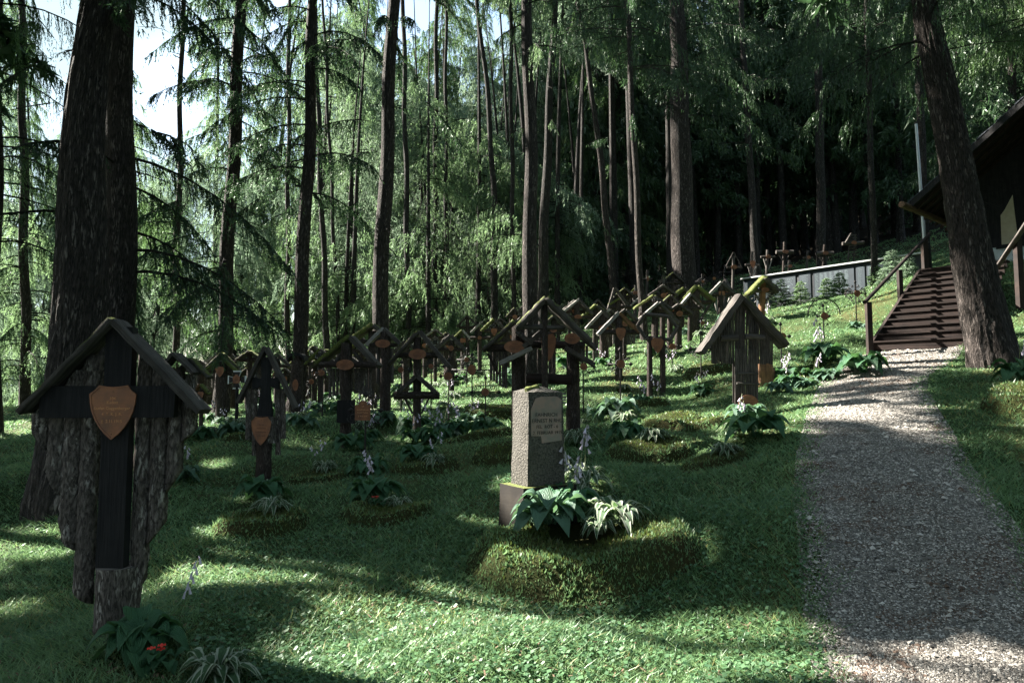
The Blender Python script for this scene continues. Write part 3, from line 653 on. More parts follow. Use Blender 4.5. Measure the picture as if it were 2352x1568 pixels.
def scatter_far():
    protos = {
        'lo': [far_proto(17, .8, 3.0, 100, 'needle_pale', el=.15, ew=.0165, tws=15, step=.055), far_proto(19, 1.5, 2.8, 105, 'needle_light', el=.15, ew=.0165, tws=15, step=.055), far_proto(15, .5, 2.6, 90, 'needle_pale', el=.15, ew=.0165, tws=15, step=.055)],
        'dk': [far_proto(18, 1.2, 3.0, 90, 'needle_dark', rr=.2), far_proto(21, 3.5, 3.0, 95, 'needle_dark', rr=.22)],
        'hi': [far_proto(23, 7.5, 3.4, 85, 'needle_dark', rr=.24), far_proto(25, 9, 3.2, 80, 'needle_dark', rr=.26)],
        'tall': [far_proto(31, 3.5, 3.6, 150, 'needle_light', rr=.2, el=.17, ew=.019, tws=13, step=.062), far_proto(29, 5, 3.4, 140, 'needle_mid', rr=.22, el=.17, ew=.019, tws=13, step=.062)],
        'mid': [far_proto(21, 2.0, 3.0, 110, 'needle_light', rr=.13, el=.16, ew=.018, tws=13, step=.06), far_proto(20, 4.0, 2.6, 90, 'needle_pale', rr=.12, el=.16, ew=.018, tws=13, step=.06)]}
    lab = {'tall': 'very tall conifer whose green crown closes the view at top centre', 'dk': 'dark bushy conifer filling the shade between hillside trunks', 'lo': 'pale leafy conifer far behind the graves, needles reaching the ground', 'hi': 'tall dark conifer with bare lower trunk on the shaded hillside', 'mid': 'slender light green conifer in the deep background wood'}
    grp = {'tall': 'very tall conifers at the back of the cemetery', 'dk': 'dark bushy conifers deep in the hillside wood', 'lo': 'distant leafy conifers in the valley', 'hi': 'dark conifers on the hillside', 'mid': 'distant slender conifers'}
    spots = []
    def put(kind, x, y):
        spots.append((kind, x, y))
    r2 = random.Random(5)
    for i in range(64):     # left and centre backdrop
        y = r2.uniform(30, 62); px = r2.uniform(-120, 1240); put('lo' if r2.random() < .75 else 'mid', (px-1176)/F*y, y)
    for i in range(30):
        y = r2.uniform(27, 50); px = r2.uniform(700, 1400); put('mid', (px-1176)/F*y, y)
    for px in (-60, 60, 330, 470, 640): put('tall', (px-1176)/F*r2.uniform(40, 46), 43)
    for i in range(17):
        y = r2.uniform(38, 56); px = 790+i*44+r2.uniform(-18, 18); put('tall', (px-1176)/F*y, y)
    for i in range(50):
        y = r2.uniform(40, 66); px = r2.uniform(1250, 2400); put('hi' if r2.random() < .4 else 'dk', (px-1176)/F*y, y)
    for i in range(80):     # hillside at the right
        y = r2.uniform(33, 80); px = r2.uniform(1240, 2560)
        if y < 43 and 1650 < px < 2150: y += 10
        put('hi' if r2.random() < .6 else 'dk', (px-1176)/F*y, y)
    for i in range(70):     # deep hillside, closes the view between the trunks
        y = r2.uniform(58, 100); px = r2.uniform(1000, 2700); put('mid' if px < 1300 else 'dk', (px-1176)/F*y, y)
    for i in range(14):
        y = r2.uniform(14, 30); put('hi', r2.uniform(17, 26)+y*.25, y)
    used = set()
    for k, x, y in spots:
        if y < 62 and k != 'tall':
            z0 = gz(x, y); lo = {'lo': 1, 'mid': 4, 'hi': 9, 'dk': 2}[k]
            Q = np.array([[x+math.cos(a)*rr, y+math.sin(a)*rr, z0+zz] for zz in range(lo, 20, 2) for a in (0, 1.6, 3.1, 4.7) for rr in (.3, 1.6)])
            carve = gladeness(Q).mean() > .015
        else: carve = False
        p = r2.choice(protos[k]); o = p if p.name not in used else copy_tree(p); used.add(p.name)
        s = r2.uniform(.85, 1.15); o.location = (x, y, gz(x, y)-.1); o.rotation_euler = (r2.uniform(-.03, .03), r2.uniform(-.03, .03), r2.random()*6.28); o.scale = (s, s, s*r2.uniform(.9, 1.1))
        tag(o, lab[k], 'tree', grp[k])
        if carve:      # this tree gets a crown of its own, thinned to let sun reach the glades
            c = [q for q in bpy.data.objects if q.parent == o and q.name.startswith('crown')][0]; me = c.data; nv = len(me.vertices)
            co = np.empty(nv*3, np.float32); me.vertices.foreach_get('co', co); co = co.reshape(-1, 3, 3).astype(float); mi = np.empty(len(me.polygons), np.int32); me.polygons.foreach_get('material_index', mi)
            tt = np.empty(len(me.polygons), np.float32); me.attributes['tint'].data.foreach_get('value', tt)
            Rm = np.array(o.rotation_euler.to_matrix()); Wc = (co.mean(1)*np.array(o.scale)) @ Rm.T + np.array(o.location); kp = gladeness(Wc) < .5+.5*rng.random(len(co))
            co = co[kp]; c.data = mesh_np('crown', co.reshape(-1, 3), F3=np.arange(len(co)*3).reshape(-1, 3), mats=list(me.materials), mi=mi[kp], tint=tt[kp])
    for L_ in protos.values():
        for p in L_:
            if p.name not in used:
                for c in list(p.children): bpy.data.objects.remove(c)
                bpy.data.objects.remove(p)

def build_trees():
    tree('T1', 'massive spruce trunk with flaky grey bark behind the large shield cross', 168, 8.2, 132, 226, 60, kind='spruce', zc=(6., 9), n=8, L=2.6, leaf='needle_dark', seg=64, step=.07, ridges=9, flare=.38, deadn=4, canopy=40, mid=(182, 620))
    tree('T1b', 'dark trunk standing close behind the massive flaky spruce', 261, 9.6, 74, 284, 56, kind='spruce', zc=(2.6, 9), n=30, L=2.7, leaf='needle_dark', seg=24, step=.2, azf=.1, canopy=30, dens=1.1)
    tree('T2', 'slim dark conifer with ragged side limbs left of the pointed cross', 508, 17, 34, 556, 26, kind='spruce', zc=(2.0, 12), n=54, L=2.3, leaf='needle_dark', mid=(528, 500), dens=1., canopy=18)
    tree('T3', 'leaning bare-stemmed conifer rising behind the arched post marker', 678, 16, 36, 719, 22, kind='spruce', zc=(4.6, 12), n=30, L=2.2, leaf='needle_dark', mid=(708, 350), canopy=18)
    tree('T4', 'thick straight conifer behind the oval plaque crosses', 867, 17, 40, 904, 28, kind='spruce', zc=(3.8, 12), n=44, L=2.4, leaf='needle_dark', mid=(888, 350), canopy=18)
    tree('T5', 'dark straight conifer directly behind the central timber shrine', 1213, 16, 38, 1209, 24, kind='larch', zc=(5.6, 12), n=14, L=1.8, leaf='needle_light', mid=(1219, 500), canopy=20)
    tree('T5b', 'thin grey conifer with sunlit edge beside the dark central trunk', 1243, 24, 27, 1275, 13, kind='larch', zc=(3.5, 16), n=84, L=3.2, leaf='needle_light', mid=(1254, 430), azf=3.3, canopy=14, bark='bark_far')
    tree('T6', 'broad dark spruce on the slope above the mossy-roofed crosses', 1572, 27, 58, 1556, 36, kind='larch', zc=(5.5, 18), n=56, L=4.2, leaf='needle_dark', canopy=24, top=26)
    tree('T7', 'slim grey trunk with sunlit left edge behind the names wall', 1741, 32, 20, 1701, 11, kind='larch', zc=(9, 20), n=26, L=3., leaf='needle_dark', bark='bark_far', canopy=10, top=26)
    tree('T8', 'grey trunk above the dark names wall with drooping green curtain', 1888, 34, 22, 1878, 16, kind='larch', zc=(9.5, 20), n=36, L=3., leaf='needle_dark', bark='bark_far', canopy=10, top=26)
    tree('T9', 'huge leaning rough-barked conifer beside the wooden stairs', 2284, 11.4, 92, 2122, 44, kind='larch', zc=(5.2, 8), n=12, L=2.6, leaf='needle_dark', seg=56, step=.08, ridges=8, flare=.22, mid=(2203, 420), canopy=40, azf=0., deadn=5, top=18)
    tree('T10', 'pale-edged slender trunk just behind the huge leaning conifer', 2131, 24, 18, 2104, 16, kind='larch', zc=(8, 14), n=16, L=2.2, leaf='needle_mid', bark='bark_far', canopy=12, top=26)
    tree('T11', 'thin straight conifer right of the thick oval-plaque tree', 940, 27, 14, 926, 10, kind='larch', zc=(3, 17), n=60, L=2.7, leaf='needle_light', bark='bark_far', canopy=10)
    tree('T12', 'thin dark conifer between two lighter green crowns', 998, 29, 14, 1003, 9, kind='larch', zc=(3, 18), n=60, L=2.9, leaf='needle_light', bark='bark_far', canopy=10)
    tree('T13', 'slender conifer bending left with bare side twigs at centre', 1131, 27, 17, 1094, 9, kind='larch', zc=(3., 17), n=44, L=2.8, leaf='needle_light', mid=(1128, 330), bark='bark_far', canopy=10, deadn=30)
    tree('T14', 'thin sunlit grey trunk right of the leaning bare-stemmed conifer', 755, 26, 15, 722, 9, kind='larch', zc=(6, 16), n=22, L=2.2, leaf='needle_light', mid=(738, 450), bark='bark_far', canopy=10)
    tree('T15', 'thin tilted trunk beside the sunlit grey one', 782, 28, 10, 742, 6, kind='larch', zc=(5, 16), n=22, L=2.2, leaf='needle_pale', bark='bark_far', canopy=8)
    tree('T16', 'curving dark conifer with long bare branches behind the gabled crosses', 1413, 26, 19, 1326, 9, kind='larch', zc=(4.5, 17), n=44, L=2.9, leaf='needle_mid', mid=(1383, 400), canopy=10, deadn=26)
    tree('T17', 'thin dark trunk just left of the leaning bare-stemmed conifer', 660, 28, 13, 664, 8, kind='spruce', zc=(2, 16), n=44, L=2.4, leaf='needle_mid', canopy=8)
    tree('T18', 'thin dark trunk at centre left, half lost in green needles', 1026, 28, 11, 1024, 7, kind='larch', zc=(4, 16), n=30, L=2.3, leaf='needle_light', bark='bark_far', canopy=8)
    tree('T19', 'dark conifer with wide curtain of needles at upper right centre', 1478, 21, 16, 1440, 12, kind='larch', zc=(6.2, 14), n=50, L=3.3, leaf='needle_dark', canopy=14, dens=1.1)
    tree('T20', 'dark trunk behind the chapel eave with hanging green strands', 2010, 22, 14, 1990, 12, kind='larch', zc=(8.0, 15), n=44, L=3.2, leaf='needle_dark', canopy=14, bark='bark_far')
    tree('T21', 'conifer behind the chapel roof with hanging light green strands', 2420, 17, 30, 2400, 24, kind='larch', zc=(6.2, 13), n=56, L=3.2, leaf='needle_mid', canopy=20, dens=1.1)
    tree('T22', 'conifer at the left edge with drooping sparse limbs', -18, 14, 30, -8, 26, kind='larch', zc=(3.5, 11), n=40, L=3.2, leaf='needle_mid', canopy=14, dens=.8, azf=0.)
    tree('T23', 'leafy conifer low behind the massive spruce at far left', 60, 24, 22, 50, 14, kind='spruce', zc=(.6, 10), n=60, L=3.2, leaf='needle_light', canopy=6, top=15)
    tree('T24', 'larch with hanging strands between the spruce and slim dark conifer', 400, 22, 16, 420, 10, kind='larch', zc=(2., 12), n=64, L=2.9, leaf='needle_mid', canopy=8, top=20)
    tree('T25', 'light green larch with long trailing strands left of centre', 1180, 25, 12, 1172, 9, kind='larch', zc=(2.0, 16), n=60, L=2.6, leaf='needle_light', canopy=8, bark='bark_far')
    for i, (x, y) in enumerate([(-8, 5.), (-12, 10.5), (-13.8, 13.8), (-15.5, 14), (-14, 5.5), (-19, 9), (-6.5, .5), (-12, -1), (-18, 17), (-22, 13), (-25, 23), (-26, 18), (-20.5, 20), (-25, 8)]):  # out-of-view trees added to shade the lawn
        shade_tree(x, y, 'tall unseen conifer added beyond the left edge to shade the lawn', top=21+i % 3)
    for i, (x, y) in enumerate([(-5, -6), (1, -7), (6.5, -4.5), (11, -1), (10, 3.5), (14, 7), (15, 1), (-9, -6), (-1, -11), (5, -11), (12, -8), (19, 6), (-15, -4), (17.5, 11)]):  # out-of-view trees added to block sky light from behind
        shade_tree(x, y, 'tall unseen conifer added behind and beside the viewer for shade', top=20+i % 3, n=64, L=4.4, z0=3.5)
    tree('T26', 'dark leafy conifer directly behind the chapel roof', 2330, 27, 22, 2322, 14, kind='spruce', zc=(2., 15), n=70, L=3.6, leaf='needle_dark', canopy=12)
    scatter_far()
# ---------------------------------------------------------------- grave markers
SHIELD = [(-.295,.5),(-.15,.475),(0,.465),(.15,.475),(.315,.5),(.38,.42),(.5,.33),(.49,.18),(.45,.02),(.38,-.13),(.28,-.27),(.16,-.39),(.0,-.5),(-.15,-.39),(-.27,-.27),(-.37,-.13),(-.44,.02),(-.48,.18),(-.5,.34),(-.38,.42)]
OVAL = [(.5*math.cos(a*math.pi/14), .5*math.sin(a*math.pi/14)) for a in range(28)][::-1]
ARCH = [(-.5,-.5),(-.5,.2),(-.42,.28),(-.3,.28),(-.24,.4),(-.13,.48),(0,.5),(.13,.48),(.24,.4),(.3,.28),(.42,.28),(.5,.28),(.5,-.5)]
HALF = [(-.5,-.5)]+[(-.5*math.cos(a*math.pi/14), -.3+.8*math.sin(a*math.pi/14)) for a in range(15)]+[(.5,-.5)]
RECT = [(-.5,-.5),(-.5,.5),(.5,.5),(.5,-.5)]
PATTEE = [(-.11,-.08),(-.2,-.5),(.2,-.5),(.11,-.08)]
def pattee(s):
    q = []; arm = [(.07,.10),(.23,.5),(-.23,.5),(-.07,.10)]
    for k in range(4):
        c, n = math.cos(-k*math.pi/2), math.sin(-k*math.pi/2)
        for x, z in arm[::-1]: q.append(((x*c-z*n)*s, (x*n+z*c)*s))
    return q
SHAPES = dict(shield=SHIELD, oval=OVAL, round=OVAL, arch=ARCH, half=HALF, rect=RECT)
PLACES = []
def textmesh(name, s, size, mt, parent, loc, ext=.002, rz=0.):
    cu = bpy.data.curves.new(name, 'FONT'); cu.body = s; cu.size = size; cu.align_x = 'CENTER'; cu.align_y = 'CENTER'; cu.extrude = ext; cu.resolution_u = 2
    t = bpy.data.objects.new('tmp', cu); COL.objects.link(t); dg = bpy.context.evaluated_depsgraph_get()
    me = bpy.data.meshes.new_from_object(t.evaluated_get(dg)); bpy.data.objects.remove(t)
    me.materials.clear(); me.materials.append(mt)
    o = link(name, me, parent); o.rotation_euler = (R(90), 0, rz); o.location = loc; return o
class Mk:
    def __init__(s, px, d, label, name='wooden_grave_cross', cat='grave cross', group='wooden grave crosses with little roofs', yaw=0., short=None):
        s.px, s.d = px, d; s.b = ground(px, d); s.b.z -= .03; s.yaw = yaw
        s.k = d/F; s.root = empty(name, s.b, R(yaw)); tag(s.root, label, cat, group); s.short = short; PLACES.append((s, short))
        s.gy = float(to_px(np.array(s.b))[1])
    def L(s, px, py): p = pt(px, py, s.d)-s.b; return (p.x, p.z)
    def post(s, ytop, w, x=None, ybot=None, y=0., mt='post', name='post', xt=None, seg=9, flat=1.):
        x = s.px if x is None else x; xt = x if xt is None else xt
        a = s.L(xt, ytop); b = s.L(x, ybot) if ybot else (s.L(x, 900)[0], -.15)
        m = MB(); m.tube((b[0], y, b[1]), (a[0], y, a[1]), w*s.k/2, w*s.k/2*.94, seg=seg, rough=.09, flat=flat); return m.build(name, M[mt], s.root)
    def beam(s, x0, y0, x1, y1, w, y=-.02, mt='post', name='crossbeam', seg=8):
        a, b = s.L(x0, y0), s.L(x1, y1); m = MB(); m.tube((a[0], y, a[1]), (b[0], y, b[1]), w*s.k/2, w*s.k/2, seg=seg, rough=.1, bend=.01); return m.build(name, M[mt], s.root)
    def roof(s, segs, t, dep=.26, mt='wood', y=0., taper=0.):
        for q in segs:
            m_ = q[4] if len(q) > 4 else mt
            m = MB(); m.board(s.L(q[0], q[1]), s.L(q[2], q[3]), t*s.k, dep, y=y, rough=.28 if 'moss' in m_ else .2, n=10, taper=taper); m.build('roof_board', M[m_], s.root, smooth='moss' in m_)
    def gable(s, xl, yl, xa, ya, xr, yr, t, dep=.26, ml='wood', mr='wood', y=0.):
        t = t*.85; dep = dep*.62
        s.roof([(xl, yl, xa, ya, ml), (xa+t*.15, ya+t*.2, xr, yr, mr)], t, dep, y=y)
    def slabs(s, x0, x1, top, bot, n, y=.05, mt='slab', name='slab_panel', each=False, gap=.05, r=1.):
        m = MB(); w = (x1-x0)/n
        for i in range(n):
            xc = x0+(i+.5)*w; a = s.L(xc, top(xc)); b = s.L(xc+random.uniform(-.05, .05)*w, bot(xc)+random.uniform(-.25, .25)*w)
            ww = w*s.k/2*(1-gap)*random.uniform(.9, 1.05)*r
            m.tube((b[0], y+random.uniform(-.006, .006), b[1]), (a[0], y, a[1]), ww, ww, seg=7, rough=.12, flat=.55, bend=.004)
            if each: m.build(name, M[mt], s.root); m = MB()
        if not each: return m.build(name, M[mt], s.root)
    def plaque(s, kind, cx, cy, w, hh, lines=None, y=-.1, parent=None, scr=True):
        c = s.L(cx, cy); k = s.k; pts = [(p[0]*w*k, p[1]*hh*k) for p in SHAPES[kind]]
        m = MB(); m.prism(pts, .006, -.004, .07, .0035); o = m.build('plaque', M['copper'], parent or s.root, smooth=False); o.location = (c[0], y, c[1])
        if lines:
            for i, (tx, sz, dy) in enumerate(lines): textmesh('lettering', tx, sz*k, M['copper_edge'], o, (0, -.002, -dy*k), .0014)
        elif scr and w*k > .1 and s.d < 22:
            m = MB()
            for i in range(4):
                z = hh*k*(.22-i*.13); ww = w*k*(.12, .22, .26, .2)[i]; x = -ww
                while x < ww-.004:
                    dx = random.uniform(.006, .014); m.box((x, -.003, z-.006), (x+dx, -.0005, z+.006)); x += dx+.005
            m.build('worn_lettering', M['copper_cut'], o, smooth=False)
        if s.d < 14 and kind in ('shield', 'oval'):
            m = MB()
            for z in ((.38, -.40) if kind == 'shield' else (0, 0)):
                xx = 0 if kind == 'shield' else .42*w*k; m.tube((xx, -.001, z*hh*k), (xx, -.004, z*hh*k), .004, .003, seg=6, rings=1, rough=0)
                if kind == 'oval': xx = -xx; m.tube((xx, -.001, 0), (xx, -.004, 0), .004, .003, seg=6, rings=1, rough=0)
            m.build('rivet', M['copper_cut'], o)
        return o
    def emblem(s, cx, cy, sz, y=-.08, mt='grey_paint'):
        c = s.L(cx, cy); m = MB(); m.prism(pattee(sz*s.k), .004, -.002); m.cur = 1; m.prism(pattee(sz*s.k*.84), .0, -.004)
        o = m.build('iron_cross_emblem', [M[mt], M['iron']], s.root, smooth=False); o.location = (c[0], y, c[1]); return o
    def strut(s, x0, y0, x1, y1, w, y=0., mt='wood', name='strut'): return s.beam(x0, y0, x1, y1, w, y, mt, name, 6)
def spiral(c, r, turns, a0, sg=1, n=22):
    return [(c[0]+math.cos(a0+sg*2*math.pi*turns*t/n)*r*(1-.82*t/n), 0, c[1]+math.sin(a0+sg*2*math.pi*turns*t/n)*r*(1-.82*t/n)) for t in range(n+1)]
def iron_cross(px, d, ytop, yc, w, dia, label, oval=False, studs=0, arms=True, short=None, scroll=1., base=True, plq='round', ph=None):
    s = Mk(px, d, label, 'iron_grave_cross', 'iron cross', 'wrought iron grave crosses with round plaques', short=short)
    t = s.L(px, ytop); c = s.L(px, yc); hw = w*s.k/2; th = max(.008, .0007*d)
    m = MB(); m.tube((0, 0, -.1), (0, 0, t[1]), th*1.5, th*1.2, seg=6, rough=.03)
    m.prism([(-.02, t[1]-.05), (-.035, t[1]-.02), (0, t[1]+.03), (.035, t[1]-.02), (.02, t[1]-.05)], .006, -.006); m.build('post', M['iron'], s.root)
    m = MB(); m.box((-hw, -th, c[1]-th*1.2), (hw, th, c[1]+th*1.2))
    for sx in (-1, 1): m.prism([(sx*(hw-.04), c[1]-.02)[::1], (sx*(hw-.015), c[1]-.04), (sx*(hw+.03), c[1]), (sx*(hw-.015), c[1]+.04), (sx*(hw-.04), c[1]+.02)][::(1 if sx > 0 else -1)], .006, -.006)
    m.build('crossbar', M['iron'], s.root)
    m = MB(); r = dia*s.k/2
    if scroll:
        for sx in (-1, 1):
            for sz in (-1, 1):
                for rr, ox, oz, a in ((r*.75, 1.9, 1.3, 0.), (r*.55, 1.0, 2.4, 1.2), (r*.5, 2.9, .9, 2.)):
                    if abs(ox*r) < hw*1.05: m.wire(spiral((sx*r*ox, c[1]+sz*r*oz*.9), rr*scroll, 1.5, a if sx > 0 else math.pi-a, sz*sx), th*.75, 3)
                m.wire([(sx*r*.7, 0, c[1]+sz*r*.7), (sx*r*1.4, 0, c[1]+sz*r*1.3), (sx*r*2.1, 0, c[1]+sz*r*1.9)], th*.7, 3)
        if base:
            for sx in (-1, 1): m.wire(spiral((sx*r*.8, t[1]*.12+.04), r*.7, 1.4, math.pi/2, sx), th*.7, 3)
        n = 14; m.wire([(math.cos(a*2*math.pi/n)*r*1.15, 0, c[1]+math.sin(a*2*math.pi/n)*r*1.15) for a in range(n+1)], th*.7, 3)
    for i in range(studs):
        a = i*2*math.pi/studs+.2; p = (math.cos(a)*r*1.9, 0, c[1]+math.sin(a)*r*1.9); m.wire([(math.cos(a)*r*.8, 0, c[1]+math.sin(a)*r*.8), p], th*.6, 4)
        m.tube((p[0], -.015, p[2]), (p[0], .015, p[2]), .016, .016, seg=6, rings=1, rough=0)
    m.build('scrollwork', M['iron'], s.root)
    s.plaque(plq, px, yc, dia, ph or dia*(1.25 if oval else 1), y=-.03)
    return s

def markers():
    # --- A: big shield cross at the left
    A = Mk(275, 4.3, 'large dark bark-slab cross with pitched roof and big copper shield at left front', short='the large shield cross', yaw=0)
    A.gable(68, 945, 276, 738, 474, 945, 16, .26, ml='wood_moss', mr='wood', y=-.03)
    xs = [(66,105,905,1030),(105,142,875,1140),(142,186,845,1228),(186,224,815,1330)]
    bot = {0: (985, 1030), 1: (1100, 1140), 2: (1180, 1262), 3: (1370, 1395)}
    def bslab(x0, x1, yt, b0, b1):
        m = MB(); n = 9; a = A.L(x0, yt); w = (x1-x0)*A.k
        p = [A.L(x0, b0), A.L((x0+x1)/2, (b0+b1)/2+random.uniform(-6, 6)), A.L(x1, b1)]
        zt = [A.L(x0, yt if x0 < 275 else yt)[1], 0]; prof = [(-.5, .02), (-.3, -.022), (0, -.035), (.3, -.022), (.5, .02), (0, .03)]
        xc = (A.L(x0, yt)[0]+A.L(x1, yt)[0])/2; top = A.L(x0, yt)[1]; vs = []; uv = []; u0 = random.random()*5
        rings = 30
        for i in range(rings+1):
            t = i/rings
            for k, (u, yy) in enumerate(prof):
                zb = p[0][1]+(p[2][1]-p[0][1])*(u+.5); z = zb+(top-zb)*t
                j = random.uniform(-1, 1)*.0045
                vs.append((xc+u*w*1.22+j, .03+yy*.8+random.uniform(-1, 1)*.005, z)); uv.append((u0+k*.03, z))
        c = len(prof); fs = [(i*c+k, i*c+(k+1) % c, (i+1)*c+(k+1) % c, (i+1)*c+k) for i in range(rings) for k in range(c)]+[tuple(range(c))[::-1], tuple(rings*c+k for k in range(c))]
        m.add(vs, fs, uv); return m.build('bark_slab', M['slab'], A.root)
    for x0, x1, yt, b0, b1 in [(68,108,925,985,1042),(108,146,888,1085,1145),(144,188,852,1205,1262),(186,226,815,1362,1392),(312,347,812,1385,1330),(346,384,846,1262,1200),(384,416,872,1140,1078),(415,446,905,1022,985)]:
        bslab(x0, x1, yt, b0, b1)
    bslab(150, 186, 850, 1235, 1270)
    m = MB(); a = A.L(226, 1388); b = A.L(314, 760); c = A.L(270, 752)
    m.box((a[0], -.05, A.L(0, 1300)[1]), (b[0], .02, c[1]), .004); m.build('dark_upright', M['dark_wood'], A.root, smooth=False)
    m = MB(); m.tube((A.L(262, 1400)[0], .03, -.1), (A.L(270, 1300)[0], .03, A.L(270, 1300)[1]), .12, .13, seg=12, rough=.06, rings=12); m.build('post', M['slab'], A.root)
    m = MB(); a = A.L(106, 958); b = A.L(414, 886); m.box((a[0], -.062, a[1]), (b[0], -.01, b[1]), .005); m.build('dark_crossbar', M['dark_wood'], A.root, smooth=False)
    A.plaque('shield', 273, 946, 105, 122, [('104', 9.5, -31), ('Kadett', 9.5, -22), ('Stefan Guggenberger', 9.6, -9), ('4. T. K. J. R.', 9.5, 4), ('\u2020  2.11.1915', 9.5, 20)], y=-.072)
    # --- B: narrow pointed cross
    B = Mk(607, 8.8, 'narrow steep-roofed cross with iron cross opening and copper shield plaque', short='the narrow pointed cross')
    B.gable(548, 925, 611, 797, 681, 938, 9, .22, mr='wood', ml='wood')
    for x0, x1, yt in ((561, 590, 872), (630, 655, 872)):
        B.slabs(x0, x1, lambda x: yt+ (20 if (x < 575 or x > 645) else -22), lambda x: 1010+(35 if 575 < x < 645 else 0), 2, y=.03, name='bark_slab', each=True)
    B.post(955, 38, x=609, mt='post'); B.slabs(588, 634, lambda x: 958, lambda x: 1022, 1, y=.0, name='bark_slab', gap=0)
    c = B.L(611, 880); m = MB(); m.prism([(x*1., z) for x, z in [(c[0]-.07, c[1]+.33), (c[0]+.07, c[1]+.33), (c[0]+.055, c[1]+.06), (c[0]+.17, c[1]+.08), (c[0]+.17, c[1]-.08), (c[0]+.055, c[1]-.04), (c[0]+.10, c[1]-.42), (c[0]-.10, c[1]-.42), (c[0]-.055, c[1]-.04), (c[0]-.17, c[1]-.08), (c[0]-.17, c[1]+.08), (c[0]-.055, c[1]+.06)]][::-1], .02, -.02)
    m.build('dark_cross', M['dark_wood'], B.root, smooth=False)
    for sx in (-1, 1):
        for a in (.6, -.6, 1.): B.strut(611, 880, 611+sx*26, 880-a*26, 3, y=.02, mt='wood')
    B.plaque('shield', 608, 988, 45, 64, None, y=-.13)
    # --- C
    C = Mk(800, 11.3, 'shingled-roof cross with horizontal oval plaque and slatted skirt', short='the oval-plaque cross with slatted skirt', yaw=-4)
    C.gable(722, 838, 803, 772, 868, 842, 11, .55, ml='wood_fullmoss', mr='wood', y=.1)
    C.post(788, 26, x=795); C.beam(734, 837, 868, 839, 16, y=-.03); C.slabs(746, 850, lambda x: 845, lambda x: 900+.25*abs(x-800), 12, y=.14)
    C.strut(765, 838, 786, 808, 9, y=.02); C.strut(838, 838, 812, 808, 9, y=.02)
    a = C.L(780, 970); b = C.L(822, 918); m = MB(); m.box((a[0], -.16, a[1]), (b[0], -.13, b[1])); m.build('dark_panel', M['dark_wood'], C.root, smooth=False)
    C.plaque('oval', 798, 838, 41, 24, None, y=-.13)
    # --- arch plaque on scrolled iron in front
    s = iron_cross(838, 9.6, 903, 942, 74, 30, 'wrought iron scroll cross with arched copper plaque on tall stem', short='the arched plaque on iron scrolls', plq='rect', ph=4, scroll=1.25)
    s.plaque('arch', 835, 942, 35, 45, [('251', 4.6, -16), ('Infl', 4.6, -9), ('Rudolf Schmied', 4.3, -1.5), ('Rudolf Tomas', 4.3, 5), ('\u2020 10.5.1916', 4.5, 13)], y=-.05)
    # --- D
    D = Mk(961, 12, 'cross with wide gable, oval plaque and a second small roof halfway down', short='the double-roofed cross')
    D.gable(892, 838, 963, 760, 1032, 843, 10, .34, ml='wood_moss', mr='wood'); D.post(775, 19, x=959); D.beam(908, 816, 1012, 816, 14, y=-.02)
    D.beam(906, 908, 1010, 908, 17, y=-.05, name='lower_beam'); D.roof([(915, 902, 957, 864), (960, 864, 1002, 902)], 8, .22, y=-.02)
    D.strut(930, 915, 948, 950, 5); D.strut(985, 915, 968, 950, 5); D.plaque('oval', 961, 814, 40, 24, None, y=-.12)
    # --- E
    E = Mk(881, 13.5, 'tall cross with oval plaque between the two gabled crosses', short='the tall narrow oval-plaque cross')
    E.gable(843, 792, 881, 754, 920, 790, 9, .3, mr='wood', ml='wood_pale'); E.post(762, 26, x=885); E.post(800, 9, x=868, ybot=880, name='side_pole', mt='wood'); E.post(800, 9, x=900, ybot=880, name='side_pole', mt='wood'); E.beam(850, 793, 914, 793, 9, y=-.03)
    E.plaque('oval', 882, 790, 34, 19, None, y=-.14)
    E2 = Mk(856, 15, 'cross with thick moss-covered roof boards, standing behind an oval-plaque cross', short='the thick mossy roof')
    E2.gable(815, 776, 858, 746, 900, 785, 12, .6, ml='wood_fullmoss', mr='wood_moss'); E2.post(760, 22, x=856); E2.beam(828, 785, 884, 785, 10)
    # --- F: timber shrine and front cross
    Fm = Mk(1252, 10.6, 'wide timber shrine on two thick trunks with slatted gable, centre', 'timber_grave_shrine', 'grave shrine', 'wooden grave crosses with little roofs', short='the two-trunk timber shrine')
    Fm.post(742, 33, x=1191, y=.1, name='trunk_post'); Fm.post(790, 32, x=1318, y=.1, name='trunk_post')
    Fm.beam(1118, 800, 1215, 797, 16, y=-.1); Fm.beam(1200, 790, 1345, 792, 17, y=.1)
    Fm.roof([(1110, 806, 1182, 741, 'wood_moss'), (1148, 836, 1221, 801, 'wood_pale'), (1297, 801, 1362, 838, 'wood'), (1202, 798, 1252, 757, 'wood'), (1186, 762, 1220, 792, 'wood')], 9, .26, y=-.12)
    Fm.slabs(1124, 1166, lambda x: 806, lambda x: 870+.6*(x-1124), 6, y=.1); Fm.slabs(1212, 1300, lambda x: 792-.9*(44-abs(x-1256)), lambda x: 800, 11, y=.15)
    Fm.slabs(1234, 1278, lambda x: 800, lambda x: 880, 5, y=.2, name='lower_slab_panel'); Fm.slabs(1326, 1354, lambda x: 792, lambda x: 830, 4, y=.15)
    Fm.beam(1209, 868, 1312, 872, 25, y=-.05, mt='stair_wood', name='cross_log'); Fm.roof([(1255, 700, 1372, 800, 'wood')], 8, .3, y=.15)
    for i in range(4): Fm.strut(1265, 905+i*7, 1300, 904+i*7, 3.5, y=.0, mt='wood_pale', name='crosspiece')
    Fm.beam(1120, 812, 1145, 860, 6, y=.05, name='strut')
